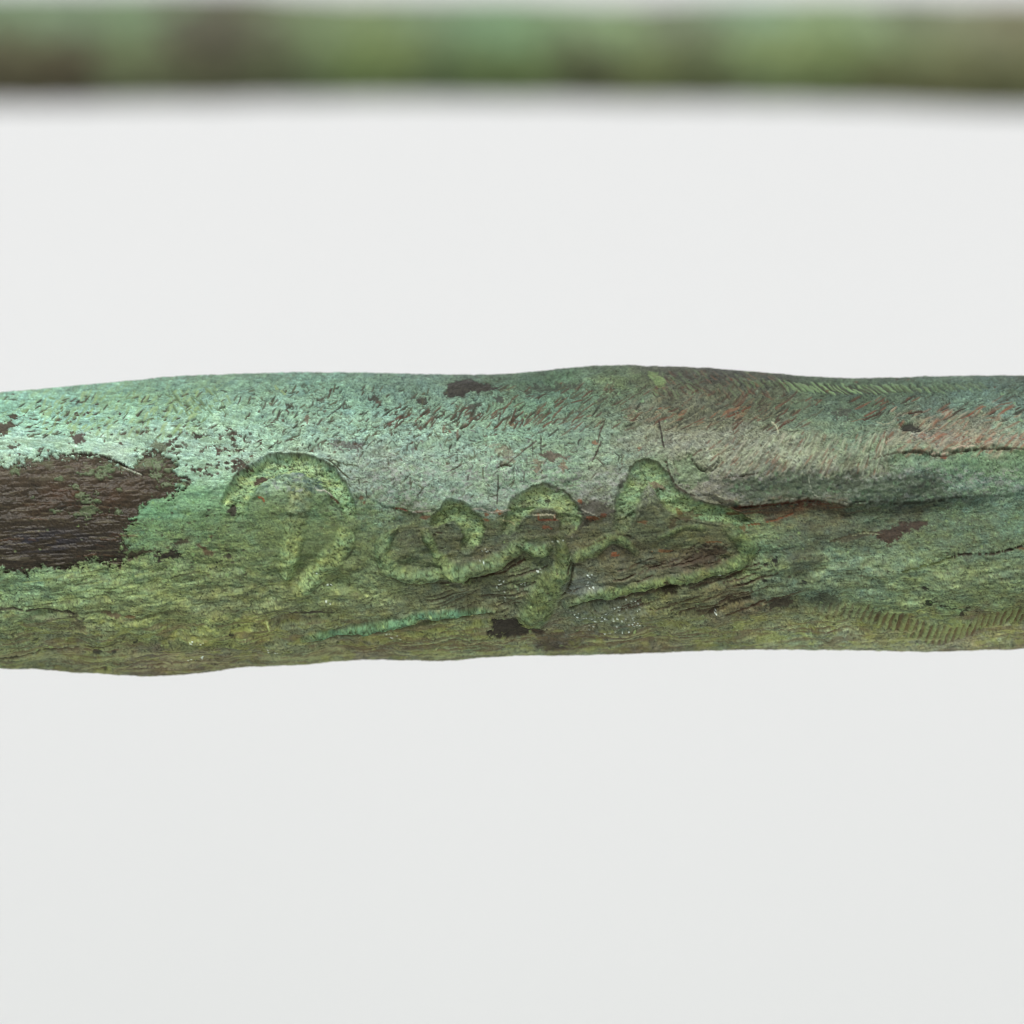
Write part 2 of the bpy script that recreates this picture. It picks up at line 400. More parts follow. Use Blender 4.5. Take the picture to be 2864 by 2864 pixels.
        if depth < 0:
            prof = prof * (1 + 0.22 * fbm(u / 28, v / 24, 157 + idx, 3))
        fadeend = sstep(0, 0.06, par) * sstep(1, 0.94, par)
        H[s] -= depth * prof * (0.5 + 0.5 * fadeend)
        if rim:
            H[s] += rim * np.exp(-((r - 1.14) / 0.13) ** 2) * fadeend
        # smoother, granular skin inside the stroke
        mm0 = sstep(1.08, 0.72, r)
        H[s] -= 0.6 * mm0 * HN[s] * (LET[s] < 0)
        gran = fbm(u / 3.8, v / 3.4, 161, 2, .8)
        m = sstep(1.08, 0.72, r) if depth > 0 else sstep(1.12, 0.50, r)
        H[s] += m * (1.0 if depth > 0 else 0.55) * (0.8 * gran + 1.2 * fbm(u / 11, v / 9, 173 + idx, 3, .7))
        cc = np.array(col, np.float32) * (1 + 0.10 * gran + 0.12 * grit[s])[..., None]
        cc = cc * (1 + np.stack([0.05 * hue[s], 0.01 * hue[s], -0.04 * hue[s]], -1))
        if depth < 0: cc = cc * 0.89
        cc = cc * (1 + 0.09 * fbm(u / 16, v / 13, 163 + idx, 3))[..., None]
        wear = 1 - 0.35 * sstep(0.3, 1.1, fbm(u / 26, v / 20, 167 + idx, 3))
        wear = wear * (0.35 + 0.65 * sstep(0, 0.12, par) * sstep(1, 0.9, par))
        C[s] += (cc - C[s]) * (cmix * m * wear)[..., None]
        # black grime caught in the pits
        pit = sstep(0.5, 0.8, fbm(u / 5.4, v / 4.6, 171, 3, .8)) * m
        H[s] -= 1.6 * pit
        C[s] += (np.array((40, 44, 26), np.float32) - C[s]) * (0.62 * pit)[..., None]
        # thin broken line of painted shade along the upper rim of cuts, under beads
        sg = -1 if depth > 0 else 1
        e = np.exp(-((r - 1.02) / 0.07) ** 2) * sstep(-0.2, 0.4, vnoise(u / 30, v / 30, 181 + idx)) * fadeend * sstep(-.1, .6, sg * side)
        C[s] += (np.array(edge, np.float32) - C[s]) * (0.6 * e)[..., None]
        old = LET[s]
        LET[s] = np.where(r < 1.0, idx, old)
        R[s] = R[s] + (0.7 - R[s]) * m

    # capital letter: hood, stem and bowl
    stroke([(674,1432,50),(664,1404,76),(678,1366,72),(710,1330,62),(768,1301,58),(833,1295,56),(890,1314,56),(936,1352,54),(964,1393,48),(982,1438,32)], 24, 0, (152,172,130), .9, 5)
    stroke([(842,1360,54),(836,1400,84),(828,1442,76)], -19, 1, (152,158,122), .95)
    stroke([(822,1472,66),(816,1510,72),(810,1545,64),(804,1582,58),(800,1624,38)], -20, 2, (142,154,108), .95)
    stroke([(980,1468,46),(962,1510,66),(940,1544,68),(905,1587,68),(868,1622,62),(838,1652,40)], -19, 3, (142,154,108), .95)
    # second letter: loop, cross stroke and long base
    stroke([(1210,1470,22),(1232,1448,44),(1264,1430,62),(1292,1438,68),(1316,1466,68),(1322,1500,60),(1300,1534,38)], 19, 4, (132,146,106), .88, 4)
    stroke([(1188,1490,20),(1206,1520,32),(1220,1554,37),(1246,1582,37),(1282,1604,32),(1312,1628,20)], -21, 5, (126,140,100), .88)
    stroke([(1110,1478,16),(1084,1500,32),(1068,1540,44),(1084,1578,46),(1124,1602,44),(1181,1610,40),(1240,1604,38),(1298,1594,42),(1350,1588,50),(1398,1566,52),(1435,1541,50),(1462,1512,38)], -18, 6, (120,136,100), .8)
    # third letter: hood and tail
    stroke([(1424,1482,40),(1444,1432,56),(1480,1402,64),(1530,1390,66),(1572,1410,66),(1594,1445,64),(1590,1476,40)], 19, 7, (134,148,110), .88, 4)
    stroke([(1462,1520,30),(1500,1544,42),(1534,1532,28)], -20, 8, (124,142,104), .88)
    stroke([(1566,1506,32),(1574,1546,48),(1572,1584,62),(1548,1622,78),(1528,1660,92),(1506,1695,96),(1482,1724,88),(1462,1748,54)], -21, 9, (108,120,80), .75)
    # fourth letter: branch and hooked arch
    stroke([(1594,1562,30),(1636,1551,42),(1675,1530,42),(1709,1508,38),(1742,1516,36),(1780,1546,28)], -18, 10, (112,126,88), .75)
    stroke([(1742,1466,58),(1754,1405,72),(1776,1352,68),(1812,1320,58),(1846,1348,58),(1874,1391,64),(1920,1418,60),(1992,1434,52),(2050,1450,44),(2096,1468,24)], 24, 11, (132,150,112), .88, 5)
    # last letter with its long tail
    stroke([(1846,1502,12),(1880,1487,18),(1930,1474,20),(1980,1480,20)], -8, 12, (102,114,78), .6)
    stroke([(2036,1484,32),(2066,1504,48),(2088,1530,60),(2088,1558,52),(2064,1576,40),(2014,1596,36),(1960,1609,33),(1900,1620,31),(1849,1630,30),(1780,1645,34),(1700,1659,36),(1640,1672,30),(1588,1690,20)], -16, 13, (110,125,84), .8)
    # underline
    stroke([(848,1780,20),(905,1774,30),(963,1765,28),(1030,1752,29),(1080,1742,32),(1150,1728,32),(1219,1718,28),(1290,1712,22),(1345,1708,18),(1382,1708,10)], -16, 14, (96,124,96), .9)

    # ---------------- patches
    def poly_mask(pts, warp=9, seed=201, soft=1.3, wl=14):
        p = np.array(pts, float)
        s = box(p[:, 0].min() - 40, p[:, 0].max() + 40, p[:, 1].min() - 40, p[:, 1].max() + 40)
        u = U[s] + warp * fbm(U[s] / wl, V[s] / (wl * .7), seed, 4, .7)
        v = V[s] + warp * 0.8 * fbm(U[s] / wl, V[s] / (wl * .7), seed + 7, 4, .7)
        inside = np.zeros(u.shape, bool); dmin = np.full(u.shape, 1e9, np.float32)
        n = len(p)
        for k in range(n):
            a, b = p[k], p[(k+1) % n]
            c = ((a[1] > v) != (b[1] > v)) & (u < (b[0]-a[0]) * (v-a[1]) / (b[1]-a[1] + 1e-9) + a[0])
            inside ^= c
            ex, ey = b[0]-a[0], b[1]-a[1]
            t = np.clip(((u-a[0])*ex + (v-a[1])*ey) / (ex*ex+ey*ey+1e-9), 0, 1)
            dmin = np.minimum(dmin, np.hypot(u-a[0]-t*ex, v-a[1]-t*ey))
        sd = np.where(inside, dmin, -dmin)
        return s, sstep(-soft, soft, sd), sd
    def patch(pts, col, alpha=0.92, warp=9, seed=201, dip=1.5, rough=None, wl=14):
        s, m, sd = poly_mask(pts, warp, seed, 1.4, wl)
        cc = np.array(col, np.float32) * (1 + 0.05 * fib[s] + 0.13 * grit[s] + 0.10 * fine[s] + 0.08 * blot[s])[..., None]
        C[s] += (cc - C[s]) * (alpha * m)[..., None]
        H[s] -= dip * m
        if rough:
            R[s] = R[s] + (rough - R[s]) * m
        return s, m, sd
    def spot(u, v, ru, rv, col, alpha=0.9, seed=0, dip=1.5, rag=0.35):
        s = box(u - ru * 2 - 8, u + ru * 2 + 8, v - rv * 2 - 8, v + rv * 2 + 8)
        d = np.hypot((U[s] - u) / ru, (V[s] - v) / rv) + rag * fbm(U[s] / (ru * .7 + 4), V[s] / (rv * .7 + 4), 211 + seed, 3, .8)
        m = sstep(1.12, 0.86, d)
        C[s] += (np.array(col, np.float32) * (1 + .1 * grit[s])[..., None] - C[s]) * (alpha * m)[..., None]
        H[s] -= dip * m

    BRN = (55, 44, 36)
    s, m, sd = patch([(-90,1297),(0,1297),(39,1305),(84,1290),(162,1277),(216,1272),(295,1284),(344,1300),(374,1318),(396,1285),(410,1262),(440,1262),(492,1292),(494,1332),(528,1344),(500,1374),(457,1393),(400,1410),(384,1442),(356,1470),(339,1516),(354,1556),(339,1583),(295,1578),(256,1562),(211,1580),(172,1595),(120,1584),(88,1592),(74,1606),(40,1590),(-90,1582)], BRN, .96, 14, 203, 6.0, 0.30, 12)
    H[s] -= 0.7 * m * HN[s]
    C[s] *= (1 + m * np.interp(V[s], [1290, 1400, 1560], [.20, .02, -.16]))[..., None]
    # metal showing through: warmer in the middle, bluish towards the lower edge
    u = U[s]; v = V[s]
    warm = np.exp(-((u - 200) / 160) ** 2 - ((v - 1395) / 40) ** 2) * (0.5 + 0.5 * blot[s])
    cool = np.exp(-((u - 120) / 130) ** 2 - ((v - 1515) / 38) ** 2) * sstep(-.2, .7, fbm(u / 40, v / 10, 223, 3))
    grn = np.exp(-((v - 1292) / 17) ** 2) * sstep(250, 330, u) * sstep(520, 420, u) * sstep(-.2, .5, fbm(u / 22, v / 14, 227, 3)) + 0.55 * np.exp(-((v - 1290) / 26) ** 2) * sstep(0, .8, fbm(u / 26, v / 10, 228, 3))
    C[s] += (np.array((86, 54, 38), np.float32) - C[s]) * (0.5 * warm * m)[..., None]
    C[s] += (np.array((46, 46, 66), np.float32) - C[s]) * (0.6 * cool * m)[..., None]
    C[s] += (np.array((104, 116, 86), np.float32) - C[s]) * (0.75 * np.clip(grn, 0, 1) * m)[..., None]
    wl_ = aniso(u, v, 0.03, 120, 6, 229, 3, .7)
    H[s] -= m * 1.2 * low[s] * fib[s]
    H[s] += m * (0.7 * wl_ + .8 * fine[s])
    C[s] += (np.array((118, 108, 92), np.float32) - C[s]) * (0.4 * m * sstep(0.9, 1.2, wl_))[..., None]
    for k, (a, b, ru, rv) in enumerate([(275,1322,26,13),(300,1310,18,9),(250,1394,22,9),(250,1428,24,12),(236,1390,8,5),(212,1358,8,6),(326,1428,10,8),(165,1430,16,4),(330,1372,6,4),(45,1312,9,9),(440,1330,20,8),(470,1350,18,8),(90,1392,4,3),(168,1340,8,4),(455,1300,22,12),(508,1360,12,5)]):
        spot(a, b, ru, rv, (108, 124, 94), .7, k, -4, 1.2)
    # dark skin showing through flaked spots
    patch([(1238,1092),(1250,1076),(1280,1064),(1325,1064),(1362,1078),(1408,1084),(1371,1096),(1321,1101),(1300,1112),(1259,1110)], (60, 54, 50), .92, 6, 231, 2)
    patch([(1400,1088),(1470,1084),(1500,1072),(1530,1078),(1560,1068),(1620,1068),(1640,1078),(1570,1084),(1530,1090),(1470,1092)], (64, 66, 58), .7, 8, 233, 1)
    patch([(1290,1142),(1312,1131),(1342,1128),(1350,1138),(1316,1146)], (66, 62, 56), .85, 4, 235, 1)
    patch([(2437,1488),(2490,1476),(2534,1462),(2590,1456),(2580,1480),(2516,1498),(2496,1526),(2474,1526),(2459,1504)], (58, 44, 38), .93, 8, 237, 2)
    patch([(2330,1506),(2400,1492),(2440,1490),(2444,1502),(2380,1510),(2330,1516)], (60, 54, 42), .7, 7, 239, 1)
    patch([(1358,1768),(1378,1742),(1410,1728),(1440,1730),(1462,1748),(1500,1754),(1526,1764),(1508,1778),(1450,1782),(1400,1778)], (42, 36, 32), .93, 9, 241, 5)
    patch([(1840,1636),(1862,1626),(1888,1628),(1902,1642),(1880,1656),(1848,1656)], (46, 38, 26), .85, 7, 243, 3)
    patch([(638,1412),(652,1410),(660,1424),(656,1446),(644,1442),(636,1428)], (54, 48, 44), .92, 4, 245, 2)
    patch([(702,1346),(716,1334),(738,1326),(754,1328),(744,1340),(720,1350),(704,1352)], (66, 50, 44), .92, 4, 247, 2)
    patch([(434,1552),(452,1544),(478,1540),(486,1530),(500,1536),(506,1552),(496,1564),(470,1560),(446,1570)], (40, 34, 30), .93, 8, 249, 2)
    patch([(352,1556),(380,1540),(440,1536),(430,1544),(380,1556),(356,1570)], (62, 52, 42), .85, 8, 251, 1)
    patch([(478,1520),(500,1506),(530,1510),(536,1516),(508,1520),(490,1528)], (52, 44, 36), .8, 5, 253, 1)
    patch([(552,1520),(580,1530),(600,1546),(596,1556),(572,1552),(562,1536)], (70, 54, 42), .85, 5, 255, 1)
    patch([(-90,1190),(0,1190),(30,1180),(48,1186),(30,1204),(0,1222),(-90,1230)], (74, 62, 52), .92, 7, 257, 1.5)
    patch([(26,1160),(40,1150),(46,1166),(30,1174)], (70, 58, 48), .92, 6, 259, 1.5)
    patch([(200,1218),(222,1212),(240,1222),(246,1240),(226,1238),(208,1236)], (76, 62, 58), .9, 8, 261, 1.5)
    patch([(424,1232),(452,1234),(476,1244),(460,1262),(430,1256)], (98, 98, 78), .8, 7, 263, 1)
    patch([(1505,1272),(1530,1262),(1560,1266),(1598,1278),(1588,1290),(1568,1284),(1552,1296),(1524,1284)], (84, 72, 64), .85, 7, 265, 1)
    patch([(1490,1290),(1512,1284),(1520,1298),(1510,1322),(1498,1318)], (118, 94, 78), .55, 9, 267, 1)
    patch([(1566,1292),(1582,1296),(1576,1324),(1562,1318)], (122, 86, 68), .55, 8, 269, 1)
    patch([(1360,1254),(1398,1254),(1424,1256),(1440,1262),(1436,1290),(1422,1308),(1402,1302),(1416,1282),(1402,1270)], (124, 100, 84), .45, 10, 271, 1)
    patch([(1620,1404),(1660,1396),(1704,1410),(1716,1430),(1690,1446),(1640,1444),(1618,1428)], (58, 50, 46), .6, 9, 273, -3)
    patch([(1810,1345),(1830,1346),(1850,1356),(1862,1364),(1842,1368),(1816,1356)], (110, 92, 80), .75, 5, 275, -4)
    patch([(1930,1232),(1960,1246),(1980,1270),(2000,1274),(2010,1290),(1988,1314),(1962,1312),(1938,1300),(1926,1284),(1938,1272)], (136, 124, 104), .0, 5, 277, -7)
    patch([(1795,1425),(1830,1430),(1840,1450),(1800,1455)], (58, 60, 48), .6, 8, 279, 2)
    patch([(1860,1470),(1900,1440),(1940,1430),(1960,1446),(1900,1460),(1870,1480)], (66, 52, 38), .6, 8, 281, 1)
    patch([(1900,1565),(1960,1535),(2030,1528),(2020,1560),(1950,1585)], (58, 46, 36), .7, 12, 283, 3)
    patch([(2148,1680),(2180,1664),(2216,1670),(2224,1690),(2180,1700),(2150,1700)], (54, 46, 38), .8, 9, 285, 2)
    patch([(2268,1676),(2300,1660),(2350,1664),(2340,1686),(2300,1694),(2272,1690)], (58, 60, 48), .6, 10, 287, 2)
    patch([(1500,1802),(1540,1792),(1590,1796),(1580,1812),(1530,1818)], (58, 48, 44), .7, 8, 289, 1)
    patch([(180,1700),(204,1708),(222,1722),(240,1752),(228,1764),(192,1760),(196,1730)], (66, 58, 46), .6, 12, 291, 1)
    patch([(2440,1720),(2480,1728),(2464,1738)], (60, 44, 30), .5, 8, 293, 1)
    patch([(2330,1160),(2350,1142),(2378,1148),(2384,1170),(2350,1180)], (68, 66, 60), .7, 10, 295, 1)
    patch([(2518,1194),(2560,1196),(2576,1206),(2570,1216),(2540,1212),(2520,1206)], (40, 38, 34), .85, 8, 297, 4)
    patch([(930,1228),(960,1236),(1010,1240),(1016,1256),(990,1262),(940,1250)], (92, 80, 80), .6, 10, 299, 1)
    patch([(2020,1340),(2100,1332),(2200,1336),(2300,1340),(2360,1336),(2430,1346),(2600,1340),(2660,1350),(2620,1384),(2460,1400),(2330,1392),(2200,1394),(2090,1398),(2040,1372)], (66, 76, 60), .6, 18, 301, 0)  # shade of the crease below the bulge, painted into the colour
    for k, (a, b, ru, rv, col) in enumerate([
        (1045,1112,11,8,(60,56,50)),(1180,1113,13,8,(62,58,52)),(1395,1119,14,8,(70,70,64)),(1330,1172,6,4,(60,56,48)),(858,1168,7,8,(96,64,52)),
        (812,1133,12,5,(62,60,52)),(2166,1566,10,8,(24,22,20)),(2140,1578,5,4,(34,30,26)),(2136,1620,8,6,(34,32,28)),(2250,1624,7,6,(32,34,30)),
        (2597,1684,10,9,(28,32,22)),(2602,1680,3,3,(96,116,70)),(2588,1640,8,4,(36,34,28)),(2640,1690,12,3,(40,38,28)),(2668,1699,14,3,(40,38,28)),(2702,1698,9,10,(44,42,32)),(2690,1716,6,9,(44,40,30)),(2668,1664,6,3,(42,42,34)),
        (160,1172,8,4,(64,56,48)),(208,1171,7,5,(58,52,46)),(36,1256,10,7,(70,60,52)),(115,1260,9,8,(70,58,50)),(56,1274,6,4,(80,66,58)),
        (590,1500,8,5,(88,62,48)),(640,1556,7,9,(46,42,34)),(617,1570,5,4,(44,42,32)),(606,1573,3,3,(30,30,26)),(604,1586,4,3,(30,30,26)),(588,1592,5,3,(30,30,26)),
        (345,1782,5,4,(44,40,24)),(380,1790,6,4,(40,40,30)),(647,1768,5,4,(34,32,24)),(293,1868,7,4,(40,38,30)),(272,1818,12,5,(52,50,42)),(320,1815,6,4,(54,52,46)),(100,1790,10,4,(54,54,40)),
        (320,1714,26,6,(80,66,52)),(360,1718,14,4,(96,60,42)),(862,1790,6,5,(34,38,22)),(1250,1470,5,5,(38,40,26)),(1532,1401,7,4,(48,48,36)),(1214,1497,7,4,(46,42,30)),(1228,1490,9,3,(52,44,32)),
        (1395,1433,12,6,(146,62,32)),(1363,1438,7,5,(120,56,36)),(1360,1455,10,4,(112,50,34)),(1508,1446,4,9,(128,52,32)),(1530,1455,22,3,(124,50,32)),(1552,1450,4,8,(118,50,32)),(1530,1475,12,4,(118,54,34)),(1624,1404,9,5,(138,66,40)),
        (1655,1450,24,5,(112,52,28)),(1690,1442,8,5,(104,44,26)),(1190,1447,12,5,(104,52,38)),(1180,1432,16,3,(110,60,44)),(1010,1392,7,5,(98,54,44)),(1018,1404,4,7,(92,50,40)),(1720,1552,12,5,(134,60,34)),(1860,1545,26,4,(120,70,42)),(1990,1518,22,3,(128,76,48)),(1800,1460,12,4,(96,54,34)),
        (2050,1438,20,5,(78,40,28)),(2064,1416,14,5,(84,48,36)),(2082,1478,7,10,(98,62,40)),(1846,1142,9,4,(150,74,52)),(1790,1256,5,4,(150,84,64)),(1665,1240,10,6,(146,78,58)),(1430,1185,9,6,(128,82,62)),(1242,1196,5,12,(108,72,60)),(1260,1212,6,10,(126,92,78)),(1280,1218,4,12,(110,74,62)),
        (2635,1290,9,4,(120,40,28)),(1900,1430,8,8,(88,60,36)),(2852,1532,10,4,(92,40,22)),(1738,1352,9,9,(92,90,84))]):
        spot(a, b, ru, rv, col, .55 if col[0] > 1.7 * col[2] else .88, k, 1.6 if sum(col) < 200 else .4, .5)

    # ---------------- small marks put down one by one
    rng = np.random.RandomState(77)
    def tick(u0, v0, ang, ln, wd, col, alpha, dh, avoid=False):
        du, dv = math.cos(ang) * ln / 2, -math.sin(ang) * ln / 2
        s = box(u0 - abs(du) - wd - 3, u0 + abs(du) + wd + 3, v0 - abs(dv) - wd - 3, v0 + abs(dv) + wd + 3)
        u = U[s] - u0; v = V[s] - v0
        if u.size == 0: return
        bend = 0.12 * rng.uniform(-1, 1) / max(ln, 1)
        a = (u * du + v * dv) * 2 / (ln + 1e-6)
        b = (-u * dv + v * du) * 2 / (ln + 1e-6) + bend * a * a
        t = np.clip(np.abs(a) / (ln / 2), 0, 1.5)
        ww = (wd * 0.6 + 0.5) * np.clip(1.05 - t ** 3, 0.05, 1)
        m = sstep(ww + 1.1, ww - 0.6, np.abs(b)) * sstep(1.12, 0.92, t)
        if avoid: m = m * (LET[s] < 0)
        C[s] += (np.array(col, np.float32) - C[s]) * (alpha * m)[..., None]
        H[s] += dh * m
    def ticks(n, ub, vb, ang, angs, ln, wd, cols, alpha, dh, dens=None):
        for _ in range(n):
            a = rng.uniform(*ub); b = rng.uniform(*vb)
            if dens is not None and rng.uniform() > dens(a, b): continue
            c = cols[rng.randint(len(cols))]
            kk = 1.35 if sum(c) < 250 else 1.0
            tick(a, b, ang(a, b) + rng.normal(0, angs) if callable(ang) else rng.normal(ang, angs), rng.uniform(*ln), rng.uniform(*wd), c, min(1.0, rng.uniform(*alpha) * kk), dh * kk)
    DK = [(58, 60, 50), (72, 64, 54), (84, 84, 66)]
    RD = [(90, 68, 56), (104, 76, 62), (82, 66, 56)]
    # brushed dashes in the blue-green crust
    ticks(150, (0, 620), (1100, 1225), .45, .25, (8, 26), (1.5, 3.5), DK + [(120, 140, 100)], (.45, .85), -1.2)
    ticks(140, (120, 560), (1090, 1220), .95, .2, (12, 34), (3, 6), [(150, 170, 118), (140, 164, 122), (160, 176, 130)], (.3, .65), .8)
    ticks(60, (470, 640), (1085, 1160), -.95, .2, (12, 34), (2, 4), [(140, 156, 112), (96, 112, 84)], (.4, .7), -.8)
    ticks(210, (620, 1300), (1085, 1260), .75, .3, (8, 28), (1.4, 3.2), DK, (.4, .85), -1.2)
    ticks(90, (1080, 1560), (1140, 1200), .85, .2, (14, 40), (1.5, 3.6), RD + DK, (.5, .9), -1.2)
    ticks(240, (1400, 2300), (1075, 1210), lambda a, b: .62, .18, (14, 44), (1.6, 3.6), RD + DK, (.3, .8), -1.2)
    ticks(150, (1000, 1750), (1200, 1400), .8, .6, (8, 30), (1.2, 2.4), DK + [(110, 100, 104)], (.35, .75), -1.0)
    ticks(200, (1980, 2480), (1225, 1335), lambda a, b: .7 + .55 * (a - 1980) / 500, .1, (16, 50), (2, 4.5), [(178, 176, 156), (166, 158, 142), (168, 176, 146)], (.2, .5), 2.4)
    ticks(110, (1980, 2480), (1225, 1335), lambda a, b: .7 + .55 * (a - 1980) / 500, .1, (12, 36), (1.5, 3), [(96, 92, 76), (120, 84, 70)], (.3, .65), -1.5)
    ticks(110, (2480, 2880), (1150, 1285), .72, .15, (16, 50), (2, 5), [(156, 108, 88), (178, 158, 140), (130, 88, 70), (172, 170, 148)], (.25, .6), 1.2)
    ticks(50, (2380, 2880), (1120, 1180), .5, .1, (20, 60), (2, 4), [(60, 52, 44), (128, 72, 56)], (.3, .7), -1.5)
    # file marks under the top edge at the right, leaning the other way
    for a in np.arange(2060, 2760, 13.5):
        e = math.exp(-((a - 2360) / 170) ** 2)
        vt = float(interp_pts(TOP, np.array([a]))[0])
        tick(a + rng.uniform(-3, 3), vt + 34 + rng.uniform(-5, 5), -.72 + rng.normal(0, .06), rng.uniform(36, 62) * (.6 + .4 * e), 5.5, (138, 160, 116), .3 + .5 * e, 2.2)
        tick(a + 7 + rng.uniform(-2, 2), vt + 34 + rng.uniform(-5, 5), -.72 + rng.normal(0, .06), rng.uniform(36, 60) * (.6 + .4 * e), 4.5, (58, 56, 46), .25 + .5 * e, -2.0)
    ticks(160, (1820, 2200), (1040, 1110), -.75, .15, (10, 34), (1.5, 3.5), [(70, 60, 52), (110, 124, 92), (120, 90, 74)], (.3, .7), -1)
    patch([(1812,1036),(1838,1040),(1862,1070),(1858,1092),(1840,1086),(1822,1060)], (126, 146, 96), .6, 4, 311, -1)
    # row of tooth marks near the lower edge at the right
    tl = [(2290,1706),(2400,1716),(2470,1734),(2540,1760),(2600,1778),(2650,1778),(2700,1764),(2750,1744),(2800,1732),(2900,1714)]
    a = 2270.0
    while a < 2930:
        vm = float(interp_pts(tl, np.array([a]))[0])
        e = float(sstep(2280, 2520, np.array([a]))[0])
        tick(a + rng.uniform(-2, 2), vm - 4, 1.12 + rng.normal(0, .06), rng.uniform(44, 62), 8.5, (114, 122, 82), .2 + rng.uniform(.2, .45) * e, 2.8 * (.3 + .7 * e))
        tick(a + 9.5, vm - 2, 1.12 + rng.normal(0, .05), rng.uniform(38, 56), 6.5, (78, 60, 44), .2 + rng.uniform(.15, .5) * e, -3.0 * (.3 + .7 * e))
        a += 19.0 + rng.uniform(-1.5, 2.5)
    # pepper of dark flecks
    def flecks(n, ub, vb, r, cols, alpha, clump=None):
        cs = [(rng.uniform(*ub), rng.uniform(*vb)) for _ in range(clump)] if clump else None
        for _ in range(n):
            if cs:
                c = cs[rng.randint(len(cs))]
                a = c[0] + rng.normal(0, 15); b = c[1] + rng.normal(0, 9)
            else:
                a = rng.uniform(*ub); b = rng.uniform(*vb)
            rr = rng.uniform(*r)
            spot(a, b, rr * rng.uniform(1, 1.7), rr, cols[rng.randint(len(cols))], rng.uniform(*alpha), rng.randint(40), 1.2, .6)
    flecks(150, (520, 700), (1205, 1325), (1.6, 4.2), [(58, 50, 44), (74, 58, 50)], (.6, .95), 17)
    flecks(60, (400, 530), (1240, 1380), (1.8, 5), [(64, 54, 46)], (.6, .95), 14)
    flecks(90, (0, 420), (1150, 1300), (1.2, 3.4), [(74, 62, 54), (92, 84, 70)], (.7, 1.0))
    flecks(160, (700, 1400), (1120, 1300), (1.2, 3.0), [(58, 58, 50), (84, 66, 56)], (.5, .9))
    flecks(220, (760, 1000), (1290, 1440), (1.0, 2.4), [(48, 54, 36)], (.5, .9))
    flecks(60, (740, 900), (1325, 1380), (2, 6), [(74, 92, 92), (150, 150, 152), (64, 78, 76)], (.3, .7))
    flecks(160, (1400, 2864), (1060, 1300), (1.2, 3.0), [(58, 58, 50), (96, 64, 50), (134, 162, 124)], (.4, .8))
    flecks(520, (0, 2864), (1450, 1820), (1.0, 2.8), [(44, 44, 32), (58, 50, 38), (130, 146, 100)], (.4, .85))
    flecks(200, (360, 700), (1400, 1640), (1.2, 3.2), [(50, 46, 36), (62, 80, 56), (126, 150, 100)], (.4, .85))
    flecks(260, (2050, 2700), (1335, 1420), (2, 5), [(46, 56, 50), (58, 58, 54), (100, 122, 96), (120, 124, 116)], (.35, .75))
    patch([(1880,1292),(1930,1276),(1962,1312),(1984,1338),(1932,1362),(1894,1346)], (116, 134, 104), .5, 7, 313, 6)
    # long scratches and cracks, plus painted shade lines under the raised strokes
    def crack_or_shade(pts, wd, col, alpha, dh, breakup=0.0, avoid=False):
        q = smooth_line([(p[0], p[1], 0) for p in pts], 10)[:, :2]
        for k in range(len(q) - 1):
            if rng.uniform() < breakup: continue
            d = q[k+1] - q[k]
            tick((q[k][0] + q[k+1][0]) / 2, (q[k][1] + q[k+1][1]) / 2 + rng.normal(0, .8), -math.atan2(d[1], d[0]), np.hypot(*d) * 1.35 + 1, wd * rng.uniform(.6, 1.3), col, alpha, dh, avoid)
    DKC = (44, 38, 32)
    crack_or_shade([(1933,1286),(1944,1300),(1958,1312),(1978,1317),(1994,1317),(2004,1306)], 2.4, (60, 58, 46), .55, -1.5, .2)
    crack_or_shade([(1938,1280),(1950,1270),(1962,1262)], 2.6, (96, 80, 68), .7, -2, .1)
    crack_or_shade([(1862,1290),(1874,1330),(1892,1360),(1916,1376),(1944,1388)], 3.4, (60, 50, 42), .7, -2.5, .2)
    crack_or_shade([(2024,1340),(2060,1336),(2096,1332),(2130,1326)], 3.0, (58, 52, 44), .7, -2, .25)
    crack_or_shade([(1400,1308),(1430,1292),(1500,1234)], 2.2, (70, 56, 50), .8, -1)
    crack_or_shade([(862,1796),(963,1782),(1080,1760),(1150,1746),(1219,1734),(1290,1725),(1380,1716)], 6.0, (58, 56, 42), .6, -3, .05)  # shade under the raised underline, painted as a dark line
    crack_or_shade([(1592,1700),(1640,1688),(1700,1677),(1780,1663),(1849,1647),(1900,1636),(1960,1625),(2014,1612),(2066,1592)], 5.0, (50, 46, 34), .6, -3, .12)  # dark line painted as shade below the last letter's tail
    crack_or_shade([(1604,1570),(1600,1600),(1592,1640),(1570,1672)], 4.0, (56, 52, 36), .6, -3, .1)  # painted shade down the right side of the third letter's tail
    crack_or_shade([(1300,1618),(1350,1614),(1398,1594),(1440,1568)], 4.5, (52, 42, 30), .65, -3, .1)  # painted shade beneath the second letter's base, right part
    crack_or_shade([(1090,1606),(1130,1626),(1181,1632),(1240,1626)], 4.0, (66, 62, 42), .5, -2, .2)  # left part of the same base, shade put in by colour
    crack_or_shade([(1512,1212),(1514,1270)], 1.8, (58, 54, 48), .8, -1)
    crack_or_shade([(1488,1240),(1490,1282)], 1.8, (58, 54, 48), .6, -1)
    crack_or_shade([(1843,1176),(1850,1214),(1857,1252)], 2.6, (50, 44, 40), .9, -1)
    crack_or_shade([(1682,1234),(1668,1268),(1656,1292)], 2.4, (58, 46, 40), .85, -1)
    crack_or_shade([(1690,1180),(1676,1220),(1672,1240)], 2.0, (70, 50, 44), .7, -1)
    crack_or_shade([(1260,1318),(1290,1302)], 2.2, (56, 50, 42), .9, -1)
    crack_or_shade([(1393,1330),(1392,1372),(1390,1410)], 2.2, (54, 52, 46), .7, -1)
    crack_or_shade([(1360,1380),(1390,1386)], 1.6, (60, 62, 50), .6, -1)
    crack_or_shade([(1310,1330),(1308,1346)], 2.4, (56, 52, 46), .8, -1)
